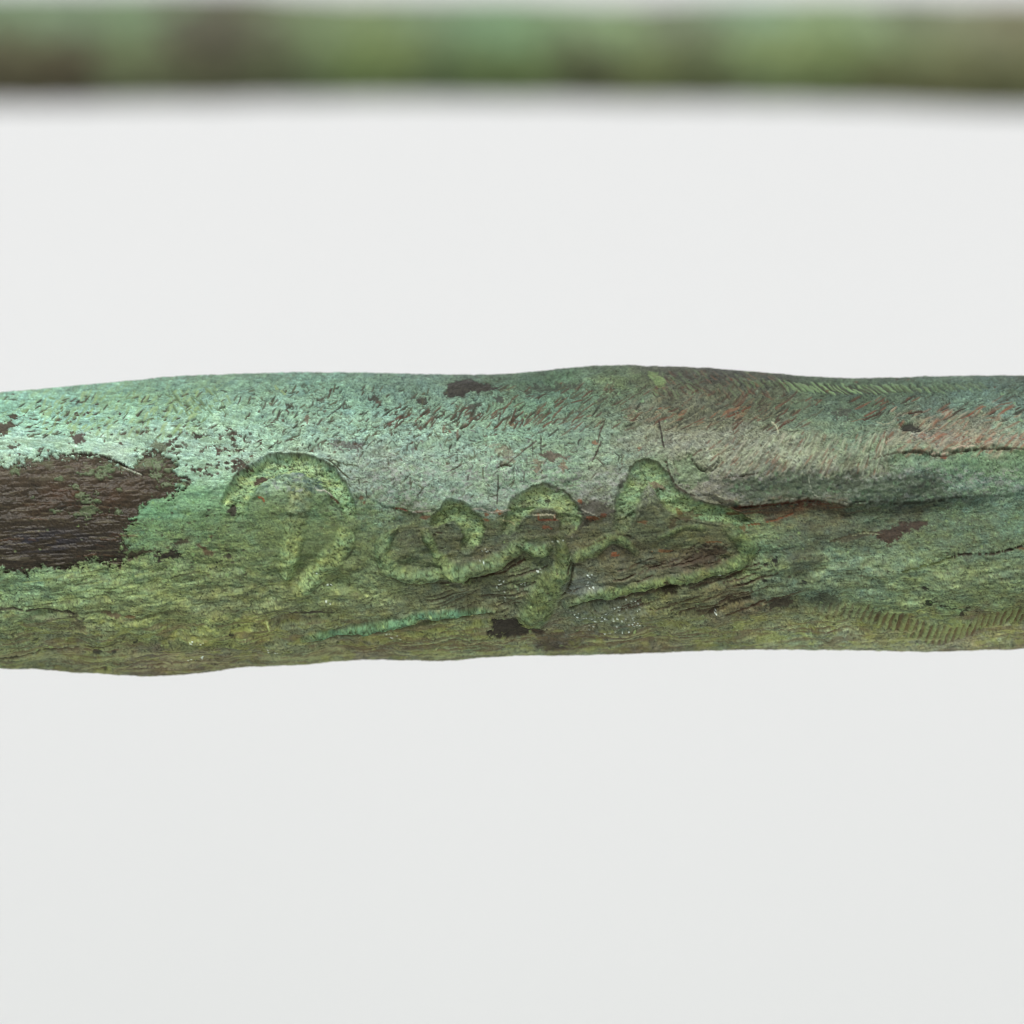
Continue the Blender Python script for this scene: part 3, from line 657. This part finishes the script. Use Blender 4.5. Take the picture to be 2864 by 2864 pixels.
    crack_or_shade([(1166,1388),(1186,1364)], 2.2, (56, 52, 46), .8, -1)
    crack_or_shade([(1392,1310),(1412,1303),(1430,1308)], 3.4, (52, 48, 36), .9, -2)
    crack_or_shade([(920,1285),(940,1303),(958,1320),(978,1338)], 2.6, (54, 52, 38), .8, -1.5, .1)
    crack_or_shade([(900,1280),(930,1288),(970,1296),(1010,1302)], 1.8, (72, 74, 58), .7, -1, .15)
    crack_or_shade([(180,1276),(215,1273),(262,1273),(300,1281),(340,1298),(380,1320),(400,1330)], 4.0, (44, 36, 28), .85, -2.5, .12)
    crack_or_shade([(342,1304),(370,1318),(396,1328)], 2.2, (196, 196, 182), .7, 1.5, .1)
    crack_or_shade([(0,1701),(60,1703),(130,1707),(190,1708),(208,1716)], 4.2, (56, 50, 42), .8, -2.5, .05)
    crack_or_shade([(770,1712),(810,1714),(860,1717),(930,1719)], 4.0, (56, 48, 46), .75, -2, .08)
    crack_or_shade([(0,1842),(60,1830),(120,1822),(200,1815),(290,1802),(330,1790)], 2.2, (52, 46, 36), .7, -2, .2)
    crack_or_shade([(0,1836),(50,1830)], 4.0, (44, 40, 30), .7, -2, .2)
    crack_or_shade([(360,1572),(400,1544),(430,1540)], 2.6, (56, 48, 38), .8, -1, .1)
    crack_or_shade([(480,1618),(500,1608),(560,1596)], 2.4, (60, 60, 42), .7, -1.5, .15)
    crack_or_shade([(750,1332),(770,1350),(800,1352)], 2, (96, 104, 100), .5, 0, .2)
    crack_or_shade([(885,1371),(910,1374),(930,1388)], 2.6, (206, 196, 186), .7, 2, .1)
    crack_or_shade([(925,1390),(936,1396),(948,1408)], 4, (70, 42, 30), .7, -2, .1)
    crack_or_shade([(722,1391),(736,1395),(739,1406)], 3, (130, 72, 48), .8, 1, .1)
    crack_or_shade([(1320,1424),(1348,1424),(1372,1433),(1400,1431),(1428,1425)], 2.4, (206, 192, 184), .7, 1.5, .12)
    crack_or_shade([(1150,1434),(1185,1430),(1205,1428)], 2.4, (204, 190, 184), .7, 1.5, .1)
    crack_or_shade([(1100,1422),(1125,1424),(1142,1430)], 2.6, (96, 46, 36), .8, -2, .1)
    crack_or_shade([(1490,1440),(1515,1441),(1545,1440),(1552,1450)], 2.6, (190, 178, 160), .6, 1.5, .1)
    crack_or_shade([(1406,1455),(1430,1462),(1440,1470)], 2.2, (176, 164, 130), .6, 1, .1)
    crack_or_shade([(1680,1448),(1660,1440),(1640,1432),(1624,1422)], 3.0, (190, 182, 172), .4, 2, .3)
    crack_or_shade([(2070,1412),(2110,1410),(2160,1404),(2230,1397),(2268,1392),(2310,1398),(2345,1405),(2374,1413)], 2.6, (184, 180, 168), .6, 1.5, .25)
    crack_or_shade([(2070,1418),(2130,1414),(2200,1406),(2268,1399),(2300,1404)], 4.0, (74, 38, 26), .75, -3, .12)
    crack_or_shade([(2258,1342),(2264,1364),(2274,1384),(2286,1392)], 2.0, (176, 174, 160), .5, 1.2, .25)
    crack_or_shade([(2090,1472),(2130,1464),(2180,1452),(2220,1436)], 3.0, (108, 58, 36), .7, -1.5, .15)
    crack_or_shade([(2372,1414),(2400,1405),(2460,1404),(2520,1408),(2600,1402),(2690,1390)], 4.5, (44, 46, 38), .65, -2.5, .2)
    crack_or_shade([(2440,1298),(2500,1286),(2560,1283),(2600,1287),(2640,1288),(2668,1278),(2730,1270),(2790,1268),(2870,1278)], 3.0, (52, 44, 34), .6, -2, .12)
    crack_or_shade([(2600,1284),(2640,1281),(2680,1266),(2720,1262)], 3, (206, 176, 160), .6, 2, .25)
    crack_or_shade([(2660,1556),(2700,1548),(2760,1548),(2800,1542),(2840,1530),(2870,1520)], 5.0, (46, 36, 28), .8, -3, .3)
    crack_or_shade([(2520,1590),(2570,1580),(2620,1570),(2660,1558)], 4.0, (70, 76, 42), .65, -1.5, .3)
    crack_or_shade([(2320,1514),(2370,1502),(2410,1492),(2450,1490)], 3.0, (70, 62, 46), .6, -1, .3)
    crack_or_shade([(2380,1500),(2420,1493),(2460,1496)], 2, (150, 150, 120), .5, 1, .3)
    crack_or_shade([(2060,1650),(2110,1630),(2160,1590),(2180,1572)], 3.0, (60, 62, 46), .6, -1.5, .3)
    crack_or_shade([(1980,1712),(2010,1694),(2060,1680),(2100,1668)], 4.5, (44, 36, 26), .75, -3, .1)
    crack_or_shade([(2030,1714),(2080,1698),(2140,1674)], 3.4, (58, 40, 28), .7, -2.5, .2)
    crack_or_shade([(2540,1164),(2560,1158),(2582,1150)], 5.0, (62, 42, 34), .85, -2, .05)
    crack_or_shade([(2415,1179),(2440,1166),(2464,1155)], 3.6, (66, 46, 38), .8, -2, .05)
    crack_or_shade([(2180,1196),(2200,1186),(2222,1175)], 3.2, (78, 54, 44), .8, -1.5, .05)
    crack_or_shade([(2036,1163),(2070,1150),(2100,1134)], 3.4, (104, 58, 42), .75, -1.5, .05)
    crack_or_shade([(2452,1190),(2480,1194),(2500,1186)], 2.4, (160, 158, 134), .6, 2, .1)
    crack_or_shade([(2158,1182),(2172,1196),(2176,1224)], 2.2, (186, 182, 156), .8, 1, .05)
    crack_or_shade([(747,1734),(752,1750),(754,1762)], 2.6, (164, 168, 116), .7, 1, .05)
    crack_or_shade([(768,1076),(800,1104)], 4.5, (150, 162, 112), .6, 1, .1)
    crack_or_shade([(915,1168),(940,1148),(968,1118)], 2.6, (62, 62, 54), .7, -1, .1)
    crack_or_shade([(1085,1186),(1105,1172),(1122,1158)], 3.0, (96, 62, 54), .8, -1, .1)
    crack_or_shade([(1160,1180),(1170,1166),(1182,1158)], 3.0, (92, 62, 52), .8, -1, .1)
    crack_or_shade([(1620,1530),(1650,1524),(1700,1500)], 2.2, (64, 56, 36), .7, -1.5, .1)
    crack_or_shade([(1726,1494),(1750,1498),(1766,1503)], 2.6, (52, 48, 34), .8, -2, .05)
    crack_or_shade([(1588,1600),(1592,1580),(1600,1568)], 2.4, (52, 40, 28), .6, -2, .05)
    crack_or_shade([(1345,1616),(1380,1606),(1410,1600),(1440,1580),(1470,1568)], 3.0, (58, 40, 28), .8, -3, .1)  # more shade painted under the second letter's long base
    # long tooling lines between and under the strokes
    for k in range(46):
        a = rng.uniform(1180, 1520); b = rng.uniform(1600, 1720)
        ln = rng.uniform(40, 130)
        crack_or_shade([(a, b), (a + ln * .5, b - ln * .10), (a + ln, b - ln * .26)], rng.uniform(1.6, 3.0), (58, 48, 38), rng.uniform(.35, .7), -2.0, .15, True)
    for k in range(44):
        a = rng.uniform(1700, 2120); b = rng.uniform(1570, 1720)
        ln = rng.uniform(50, 150)
        crack_or_shade([(a, b), (a + ln * .5, b - ln * .10), (a + ln, b - ln * .28)], rng.uniform(1.6, 3.2), (60, 44, 34), rng.uniform(.35, .7), -2.2, .15, True)
    for k in range(90):
        a = rng.uniform(-40, 2500)
        b = float(interp_pts(BOT, np.array([a]))[0]) - rng.uniform(4, 60)
        ln = rng.uniform(60, 220)
        sl_ = rng.uniform(-.02, .13)
        crack_or_shade([(a, b), (a + ln * .5, b - ln * .5 * sl_), (a + ln, b - ln * sl_)], rng.uniform(1.6, 3.4), [(78, 62, 50), (92, 78, 60), (150, 146, 112)][k % 3], rng.uniform(.3, .6), -1.8 if k % 3 < 2 else 1.5, .2)
    for k in range(60):
        a = rng.uniform(-40, 900); b = rng.uniform(1600, 1800); ln = rng.uniform(50, 200); sl_ = rng.uniform(.02, .2)
        crack_or_shade([(a, b), (a + ln * .5, b - ln * .5 * sl_), (a + ln, b - ln * sl_)], rng.uniform(1.2, 2.4), [(72, 70, 50), (140, 146, 96)][k % 2], rng.uniform(.25, .55), -1.2, .3)
    for k in range(40):
        a = rng.uniform(-40, 330); b = rng.uniform(1340, 1570); ln = rng.uniform(30, 120)
        crack_or_shade([(a, b), (a + ln * .5, b - rng.uniform(-6, 6)), (a + ln, b - rng.uniform(-8, 8))], rng.uniform(1.4, 2.4), [(104, 92, 78), (44, 36, 30), (84, 56, 42)][k % 3], rng.uniform(.3, .6), 1.2, .25)
    # glints painted into the colour as small white raised specks
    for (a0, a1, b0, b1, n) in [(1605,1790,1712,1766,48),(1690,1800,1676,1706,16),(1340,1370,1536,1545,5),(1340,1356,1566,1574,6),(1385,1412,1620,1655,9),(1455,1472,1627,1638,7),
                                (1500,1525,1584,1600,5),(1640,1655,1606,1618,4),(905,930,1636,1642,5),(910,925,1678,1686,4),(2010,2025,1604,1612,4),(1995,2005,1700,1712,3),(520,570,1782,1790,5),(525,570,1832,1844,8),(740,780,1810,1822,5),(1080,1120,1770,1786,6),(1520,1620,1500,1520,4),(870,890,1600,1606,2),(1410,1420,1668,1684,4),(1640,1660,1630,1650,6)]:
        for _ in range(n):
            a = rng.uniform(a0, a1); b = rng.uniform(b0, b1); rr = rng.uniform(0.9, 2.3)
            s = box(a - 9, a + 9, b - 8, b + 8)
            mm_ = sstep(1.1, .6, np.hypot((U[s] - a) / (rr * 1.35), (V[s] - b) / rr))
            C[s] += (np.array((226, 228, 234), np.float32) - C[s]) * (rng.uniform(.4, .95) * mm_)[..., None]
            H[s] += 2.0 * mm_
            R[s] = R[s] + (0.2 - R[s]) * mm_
    C = C * (1 + 0.08 * sstep(1900, 2250, U) * sstep(1690, 1760, V))[..., None]
    return np.clip(C, 12, 240), H, R, LET

def lin(c):
    c = np.clip(c / 255.0, 0, 1)
    return np.where(c <= 0.04045, c / 12.92, ((c + 0.055) / 1.055) ** 2.4).astype(np.float32)

if bpy is None:
    import sys
    C_, H_, R_, L_ = paint()
    np.save('/tmp/canvas_c.npy', C_); np.save('/tmp/canvas_h.npy', H_)
    sys.exit()

# ------------------------------------------------------------------ materials
def base_mat(name):
    m = bpy.data.materials.new(name)
    m.use_nodes = True
    n = m.node_tree.nodes; l = m.node_tree.links
    return m, n, l, n["Principled BSDF"]

def patina_material(name, scale, speck=0.18, bump=0.35):
    m, n, l, b = base_mat(name)
    at = n.new("ShaderNodeAttribute"); at.attribute_name = "pigment"
    ar = n.new("ShaderNodeAttribute"); ar.attribute_name = "gloss"
    tc = n.new("ShaderNodeTexCoord")
    ns = n.new("ShaderNodeTexNoise"); ns.inputs['Scale'].default_value = scale
    ns.inputs['Detail'].default_value = 4.0; ns.inputs['Roughness'].default_value = 0.75
    l.new(tc.outputs['Object'], ns.inputs['Vector'])
    mr = n.new("ShaderNodeMapRange")
    mr.inputs['From Min'].default_value = 0.25; mr.inputs['From Max'].default_value = 0.75
    mr.inputs['To Min'].default_value = 1.0 - speck; mr.inputs['To Max'].default_value = 1.0 + speck
    l.new(ns.outputs['Fac'], mr.inputs['Value'])
    mx = n.new("ShaderNodeVectorMath"); mx.operation = 'SCALE'
    l.new(at.outputs['Color'], mx.inputs[0]); l.new(mr.outputs[0], mx.inputs['Scale'])
    l.new(mx.outputs[0], b.inputs['Base Color'])
    l.new(ar.outputs['Fac'], b.inputs['Roughness'])
    b.inputs['Specular IOR Level'].default_value = 0.25
    n2 = n.new("ShaderNodeTexNoise"); n2.inputs['Scale'].default_value = scale * 1.3
    n2.inputs['Detail'].default_value = 3.0; n2.inputs['Roughness'].default_value = 0.7
    l.new(tc.outputs['Object'], n2.inputs['Vector'])
    bp = n.new("ShaderNodeBump"); bp.inputs['Strength'].default_value = bump
    bp.inputs['Distance'].default_value = 0.0002
    l.new(n2.outputs['Fac'], bp.inputs['Height']); l.new(bp.outputs[0], b.inputs['Normal'])
    return m

# ------------------------------------------------------------------ the wall behind and the ground below
def sheet(name, verts, faces, mat, kind="structure"):
    me = bpy.data.meshes.new(name)
    me.from_pydata(verts, [], faces)
    me.materials.append(mat)
    o = bpy.data.objects.new(name, me)
    sc.collection.objects.link(o)
    o["kind"] = kind
    return o

def plaster(name, colour, scale):
    m, n, l, b = base_mat(name)
    tc = n.new("ShaderNodeTexCoord")
    ns = n.new("ShaderNodeTexNoise"); ns.inputs['Scale'].default_value = scale; ns.inputs['Detail'].default_value = 5
    l.new(tc.outputs['Object'], ns.inputs['Vector'])
    r = n.new("ShaderNodeMix"); r.data_type = 'RGBA'
    r.inputs[6].default_value = tuple(c * 0.985 for c in colour) + (1,)
    r.inputs[7].default_value = tuple(c * 1.015 for c in colour) + (1,)
    l.new(ns.outputs['Fac'], r.inputs[0]); l.new(r.outputs[2], b.inputs['Base Color'])
    b.inputs['Roughness'].default_value = 0.9
    b.inputs['Specular IOR Level'].default_value = 0.2
    bp = n.new("ShaderNodeBump"); bp.inputs['Strength'].default_value = 0.1
    l.new(ns.outputs['Fac'], bp.inputs['Height']); l.new(bp.outputs[0], b.inputs['Normal'])
    return m

WALL_Y = 2.2
ground_mat = plaster("pale_paving", (0.60, 0.60, 0.585), 3.0)
gn, gl = ground_mat.node_tree.nodes, ground_mat.node_tree.links
g_tc = gn.new("ShaderNodeTexCoord"); g_sep = gn.new("ShaderNodeSeparateXYZ")
gl.new(g_tc.outputs['Object'], g_sep.inputs[0])
g_mr = gn.new("ShaderNodeMapRange")            # unseen dark grass border, added to dim and tint the lower wall
g_mr.inputs['From Min'].default_value = 0.45; g_mr.inputs['From Max'].default_value = 0.55
gl.new(g_sep.outputs['Y'], g_mr.inputs['Value'])
g_mx = gn.new("ShaderNodeMix"); g_mx.data_type = 'RGBA'
gl.new(g_mr.outputs[0], g_mx.inputs[0])
g_b = gn["Principled BSDF"]
gl.new(g_b.inputs['Base Color'].links[0].from_socket, g_mx.inputs[6])
g_mx.inputs[7].default_value = (0.06, 0.12, 0.07, 1)
gl.new(g_mx.outputs[2], g_b.inputs['Base Color'])
sheet("ground", [(-60, -60, 0), (60, -60, 0), (60, 60, 0), (-60, 60, 0)], [(0, 1, 2, 3)], ground_mat)
wv = [(-7, WALL_Y, 0), (7, WALL_Y, 0), (7, WALL_Y, 5), (-7, WALL_Y, 5), (-7, WALL_Y + .3, 0), (7, WALL_Y + .3, 0), (7, WALL_Y + .3, 5), (-7, WALL_Y + .3, 5)]
sheet("wall", wv, [(0, 1, 2, 3), (5, 4, 7, 6), (3, 2, 6, 7), (0, 3, 7, 4), (1, 5, 6, 2)], plaster("white_plaster", (0.778, 0.80, 0.825), 1.5))

# ------------------------------------------------------------------ the signed bar
Cc, Hc, Rc, Lc = paint()
# the notes were taken by eye from a lit bar: turn them back into pigment
gain = np.interp(cv, [1040, 1150, 1300, 1450, 1580, 1680, 1750, 1830], [1.24, 1.10, 1.0, 0.97, 0.80, 0.64, 0.57, 0.55])
tint = np.stack([np.interp(cv, [1250, 1450], [0.92, 0.895]), np.full(NH, 1.04), np.interp(cv, [1250, 1450], [0.98, 0.91])], -1).astype(np.float32)
Cl = lin(Cc) * tint[:, None, :] / gain[:, None, None].astype(np.float32) 

def mirror(u):
    """reads the painted face back and forth beyond its ends"""
    span = 2864.0
    t = np.mod(u, 2 * span)
    return np.where(t > span, 2 * span - t, t)

xin = np.arange(-1500, 1500.1, 2.25)
grow = [1500.0]
stp = 2.25
while grow[-1] < 11000:
    stp = min(stp * 1.25, 160)
    grow.append(grow[-1] + stp)
grow = np.array(grow[1:])
xs = np.concatenate([-grow[::-1], xin, grow])
th_front = np.linspace(-90, 90, 561)
th_back = np.linspace(90, 270, 46)[1:-1]
th = np.radians(np.concatenate([th_front, th_back]))
NT = len(th); NX = len(xs)
TH, XS = np.meshgrid(th, xs)             # NX x NT ; th=+90 top
persp_sil = CAM_D / (CAM_D + DEEP * PX)
us = C0 + XS * persp_sil
usm = np.where((us < 0) | (us > 2864), np.clip(us, -180, 3040), us)
top = interp_pts(TOP, usm.ravel()).reshape(us.shape); bot = interp_pts(BOT, usm.ravel()).reshape(us.shape)
zt = (C0 - top) / persp_sil; zb = (C0 - bot) / persp_sil
mid = (zt + zb) / 2; half = (zt - zb) / 2
Yd = DEEP * (1 - np.cos(TH))
Z = mid + half * np.sin(TH)
front = np.cos(TH) > -1e-6
pf = CAM_D / (CAM_D + np.minimum(Yd, DEEP) * PX)
uu = C0 + XS * pf; vv = C0 - Z * pf
uu = np.where((uu < -60) | (uu > 2920), mirror(uu), uu)
ci = (uu - U0) / ST; cj = (vv - V0) / ST
hh = bilin(Hc, ci, cj)
col = bilin(Cl, ci, cj); rgh = bilin(Rc, ci, cj)
let = Lc[np.clip(np.rint(cj), 0, NH - 1).astype(int), np.clip(np.rint(ci), 0, NW - 1).astype(int)].copy()
inside = np.abs(XS) < 1500
let[~inside] = -1
# the swells fade at the rim of the outline so the profile stays as noted; fine grain stays
ny = -np.cos(TH); nz = np.sin(TH)
fade = np.clip(np.abs(ny) * 1.6, 0.12, 1)
hh = hh * fade
hh = hh + (1 - np.clip(np.abs(ny) * 2, 0, 1)) * 1.1 * fbm(XS / 18, TH * 9, 471, 4, .75)
Xw = XS * PX
Yw = (Yd + hh * ny * 1.0) * PX
Zw = (Z + hh * nz) * PX + AX_Z
co = np.stack([Xw, Yw, Zw], -1).reshape(-1, 3)
colv = np.concatenate([col, np.ones(col.shape[:2] + (1,), np.float32)], -1).reshape(-1, 4)
rghv = rgh.reshape(-1)
I = np.arange(NX * NT).reshape(NX, NT)
a = I[:-1, :]; b_ = I[1:, :]
an = np.roll(a, -1, 1); bn = np.roll(b_, -1, 1)
quads = np.stack([a, an, bn, b_], -1).reshape(-1, 4)
fl_ = np.stack([let[:-1, :], np.roll(let, -1, 1)[:-1, :], np.roll(let, -1, 1)[1:, :], let[1:, :]], -1).reshape(-1, 4)
fl_ = np.max(fl_, 1)

fg = fl_.reshape(NX - 1, NT)
for k in range(15):
    ii, jj = np.nonzero(fg == k)
    i0, i1, j0, j1 = ii.min(), ii.max() + 1, jj.min(), jj.max() + 1
    m = fg[i0:i1, j0:j1] == k
    lab = np.where(m, np.arange(m.size).reshape(m.shape) + 1, 0)
    while True:
        p = np.pad(lab, 1)
        nx_ = np.max([p[1:-1, 1:-1], p[:-2, 1:-1], p[2:, 1:-1], p[1:-1, :-2], p[1:-1, 2:]], axis=0) * m
        # jump along the best label already found, so long strokes settle quickly
        flat = np.concatenate([[0], nx_.ravel()])
        nx_ = np.maximum(nx_, flat[nx_]) * m
        if (nx_ == lab).all():
            break
        lab = nx_
    ids, cnt = np.unique(lab[m], return_counts=True)
    keep = lab == ids[np.argmax(cnt)]
    sub = fg[i0:i1, j0:j1]
    sub[m & ~keep] = -1
fl_ = fg.reshape(-1)

# shading normals of the whole surface, shared by every piece cut from it
fn = np.cross(co[quads[:, 2]] - co[quads[:, 0]], co[quads[:, 3]] - co[quads[:, 1]])
vn = np.zeros_like(co)
for k in range(4):
    for ax in range(3):
        vn[:, ax] += np.bincount(quads[:, k], weights=fn[:, ax], minlength=len(co))
vn /= np.linalg.norm(vn, axis=1, keepdims=True) + 1e-20
if (vn[I[NX // 2, 280]] * np.array([0, -1, 0])).sum() < 0:
    quads = quads[:, ::-1]
    vn = -vn

def piece(name, q, mat, parent=None, custom=True):
    used, inv = np.unique(q.ravel(), return_inverse=True)
    me = bpy.data.meshes.new(name)
    nf = len(q)
    me.vertices.add(len(used)); me.vertices.foreach_set("co", co[used].astype(np.float32).ravel())
    me.loops.add(nf * 4); me.loops.foreach_set("vertex_index", inv.astype(np.int32).ravel())
    me.polygons.add(nf)
    me.polygons.foreach_set("loop_start", np.arange(0, nf * 4, 4, dtype=np.int32))
    me.update(calc_edges=True)
    me.polygons.foreach_set("use_smooth", np.ones(nf, bool))
    at = me.attributes.new("pigment", 'FLOAT_COLOR', 'POINT'); at.data.foreach_set("color", colv[used].astype(np.float32).ravel())
    ag = me.attributes.new("gloss", 'FLOAT', 'POINT'); ag.data.foreach_set("value", rghv[used].astype(np.float32))
    if custom:
        me.normals_split_custom_set_from_vertices(vn[used].astype(np.float32))
    me.materials.append(mat)
    o = bpy.data.objects.new(name, me)
    sc.collection.objects.link(o)
    if parent:
        o.parent = parent
    return o

patina = patina_material("green_patina", 4200.0)
bar = bpy.data.objects.new("bronze_bar", None)
sc.collection.objects.link(bar)
bar["label"] = "sharp green patinated bronze bar with a cursive signature across its middle"
bar["category"] = "bronze bar"
bar["group"] = "weathered bronze bars"
piece("bar_body", quads[fl_ < 0], patina, bar)
for k, ids in enumerate([(0, 1, 2, 3), (4, 5, 6), (7, 8, 9), (10, 11), (12, 13)]):
    letter = bpy.data.objects.new("letter", None)
    sc.collection.objects.link(letter)
    letter.parent = bar
    for i in ids:
        piece("stroke", quads[fl_ == i], patina, letter)
piece("underline", quads[fl_ == 14], patina, bar)

# ------------------------------------------------------------------ the second bar, farther back and out of focus
BACK_Y = 0.80
def back_bar():
    kf = (CAM_D + BACK_Y) / CAM_D            # marks here are this much larger
    T2 = [(-400, -24), (0, -22), (400, -22), (760, -18), (860, -8), (1100, -2), (1400, -2), (1700, 8), (1800, 10), (2000, 2), (2400, 0), (2864, 4), (3300, 2)]
    B2 = [(-400, 292), (0, 290), (300, 288), (600, 284), (900, 278), (1300, 278), (1700, 282), (2000, 286), (2400, 292), (2700, 304), (2864, 308), (3300, 304)]
    A2 = anchors("""-200 60 105 130 98|0 40 108 136 108|200 50 110 132 106|400 60 106 130 100|0 140 84 72 56|120 200 78 60 46|260 210 70 54 46|60 230 76 62 48|60 110 98 112 84
380 130 104 124 86|420 200 104 110 78|560 60 76 68 60|560 130 66 54 48|640 150 64 54 50|760 70 82 80 66|720 200 80 78 56|560 220 92 86 64|680 100 70 62 52
850 80 112 132 98|830 200 92 104 72|960 110 110 130 84|1080 150 112 130 72|1120 60 108 130 98|1010 210 104 122 68|1160 200 104 118 68|1230 80 104 126 98|1280 190 78 94 66|1330 60 108 138 108|1380 90 110 146 108|1400 190 92 110 62
1500 80 110 140 100|1500 180 98 116 66|1620 70 118 142 110|1650 200 74 72 50|1740 120 124 148 104|1800 210 106 112 66|1900 70 100 108 90|1930 130 98 104 78|1960 210 88 92 58|2020 70 122 150 126|2120 70 126 156 130|2120 150 122 142 92|2230 160 126 142 88|2260 80 126 150 108
2260 220 110 124 74|2400 80 126 148 114|2380 160 112 132 78|2440 210 90 88 56|2540 70 106 112 94|2560 140 112 122 86|2600 200 104 98 62|2700 80 118 120 98|2760 130 124 124 96|2850 80 108 100 80|2840 200 104 100 68|2760 230 92 88 58|3100 130 104 110 80""")
    xs2 = np.linspace(-3600, 3600, 720); th2 = np.radians(np.linspace(-90, 270, 121)[:-1])
    TT, XX = np.meshgrid(th2, xs2)
    uu = np.clip(C0 + XX, -380, 3280)
    t = interp_pts(T2, uu.ravel()).reshape(uu.shape); bt = interp_pts(B2, uu.ravel()).reshape(uu.shape)
    m_ = C0 - (t + bt) / 2; h_ = (bt - t) / 2
    r_ = h_ + 2.2 * fbm(XX / 40, TT * 3, 501, 4)
    zz = m_ + r_ * np.sin(TT); yy = -105 * np.cos(TT) * (r_ / h_)
    v_ = C0 - zz
    wu = 60 * fbm(XX / 90, v_ / 40, 511, 4); wv_ = 20 * fbm(XX / 70, v_ / 40, 521, 4)
    gu, gv = np.meshgrid(np.arange(-400, 3300, 20.0), np.arange(-20, 300, 10.0))
    base = spread(A2, gu, gv, 1.3, 26, 4)
    c_ = bilin(base, (np.where((C0 + XX < 0) | (C0 + XX > 2864), mirror(C0 + XX), C0 + XX) + wu + 400) / 20.0, (np.clip(v_ + wv_, -10, 285) + 20) / 10.0)
    lm = c_.mean(-1, keepdims=True)
    c_ = lm + (c_ - lm) * 0.95
    c_ = c_ + (np.array((94, 114, 80)) - c_) * 0.30
    c_ = c_ * (1 + .16 * fbm(XX / 24, v_ / 14, 531, 4, .7))[..., None]
    cl = lin(c_) 
    c3 = np.stack([XX * PX * kf, BACK_Y + yy * PX * kf, AX_Z + zz * PX * kf], -1).reshape(-1, 3)
    nx, nt_ = XX.shape
    I2 = np.arange(nx * nt_).reshape(nx, nt_)
    A_ = I2[:-1]; B_ = I2[1:]
    q2 = np.stack([A_, B_, np.roll(B_, -1, 1), np.roll(A_, -1, 1)], -1).reshape(-1, 4)
    e1 = c3[q2[:, 1]] - c3[q2[:, 0]]; e2 = c3[q2[:, 3]] - c3[q2[:, 0]]
    k0 = int(np.argmin(c3[q2[:, 0], 1]))
    if np.cross(e1[k0], e2[k0])[1] > 0:
        q2 = q2[:, ::-1]
    me = bpy.data.meshes.new("bronze_bar")
    me.from_pydata(c3.tolist(), [], q2.tolist() + [I2[0].tolist(), I2[-1][::-1].tolist()])
    me.polygons.foreach_set("use_smooth", np.ones(len(me.polygons), bool))
    at = me.attributes.new("pigment", 'FLOAT_COLOR', 'POINT')
    at.data.foreach_set("color", np.concatenate([cl, np.ones(cl.shape[:2] + (1,))], -1).astype(np.float32).ravel())
    ag = me.attributes.new("gloss", 'FLOAT', 'POINT'); ag.data.foreach_set("value", np.full(nx * nt_, .62, np.float32))
    me.materials.append(patina_material("far_patina", 900.0, .25, .3))
    o = bpy.data.objects.new("bronze_bar", me)
    sc.collection.objects.link(o)
    o["label"] = "blurred plain green and brown bronze bar farther back, along the top"
    o["category"] = "bronze bar"
    o["group"] = "weathered bronze bars"
back_bar()
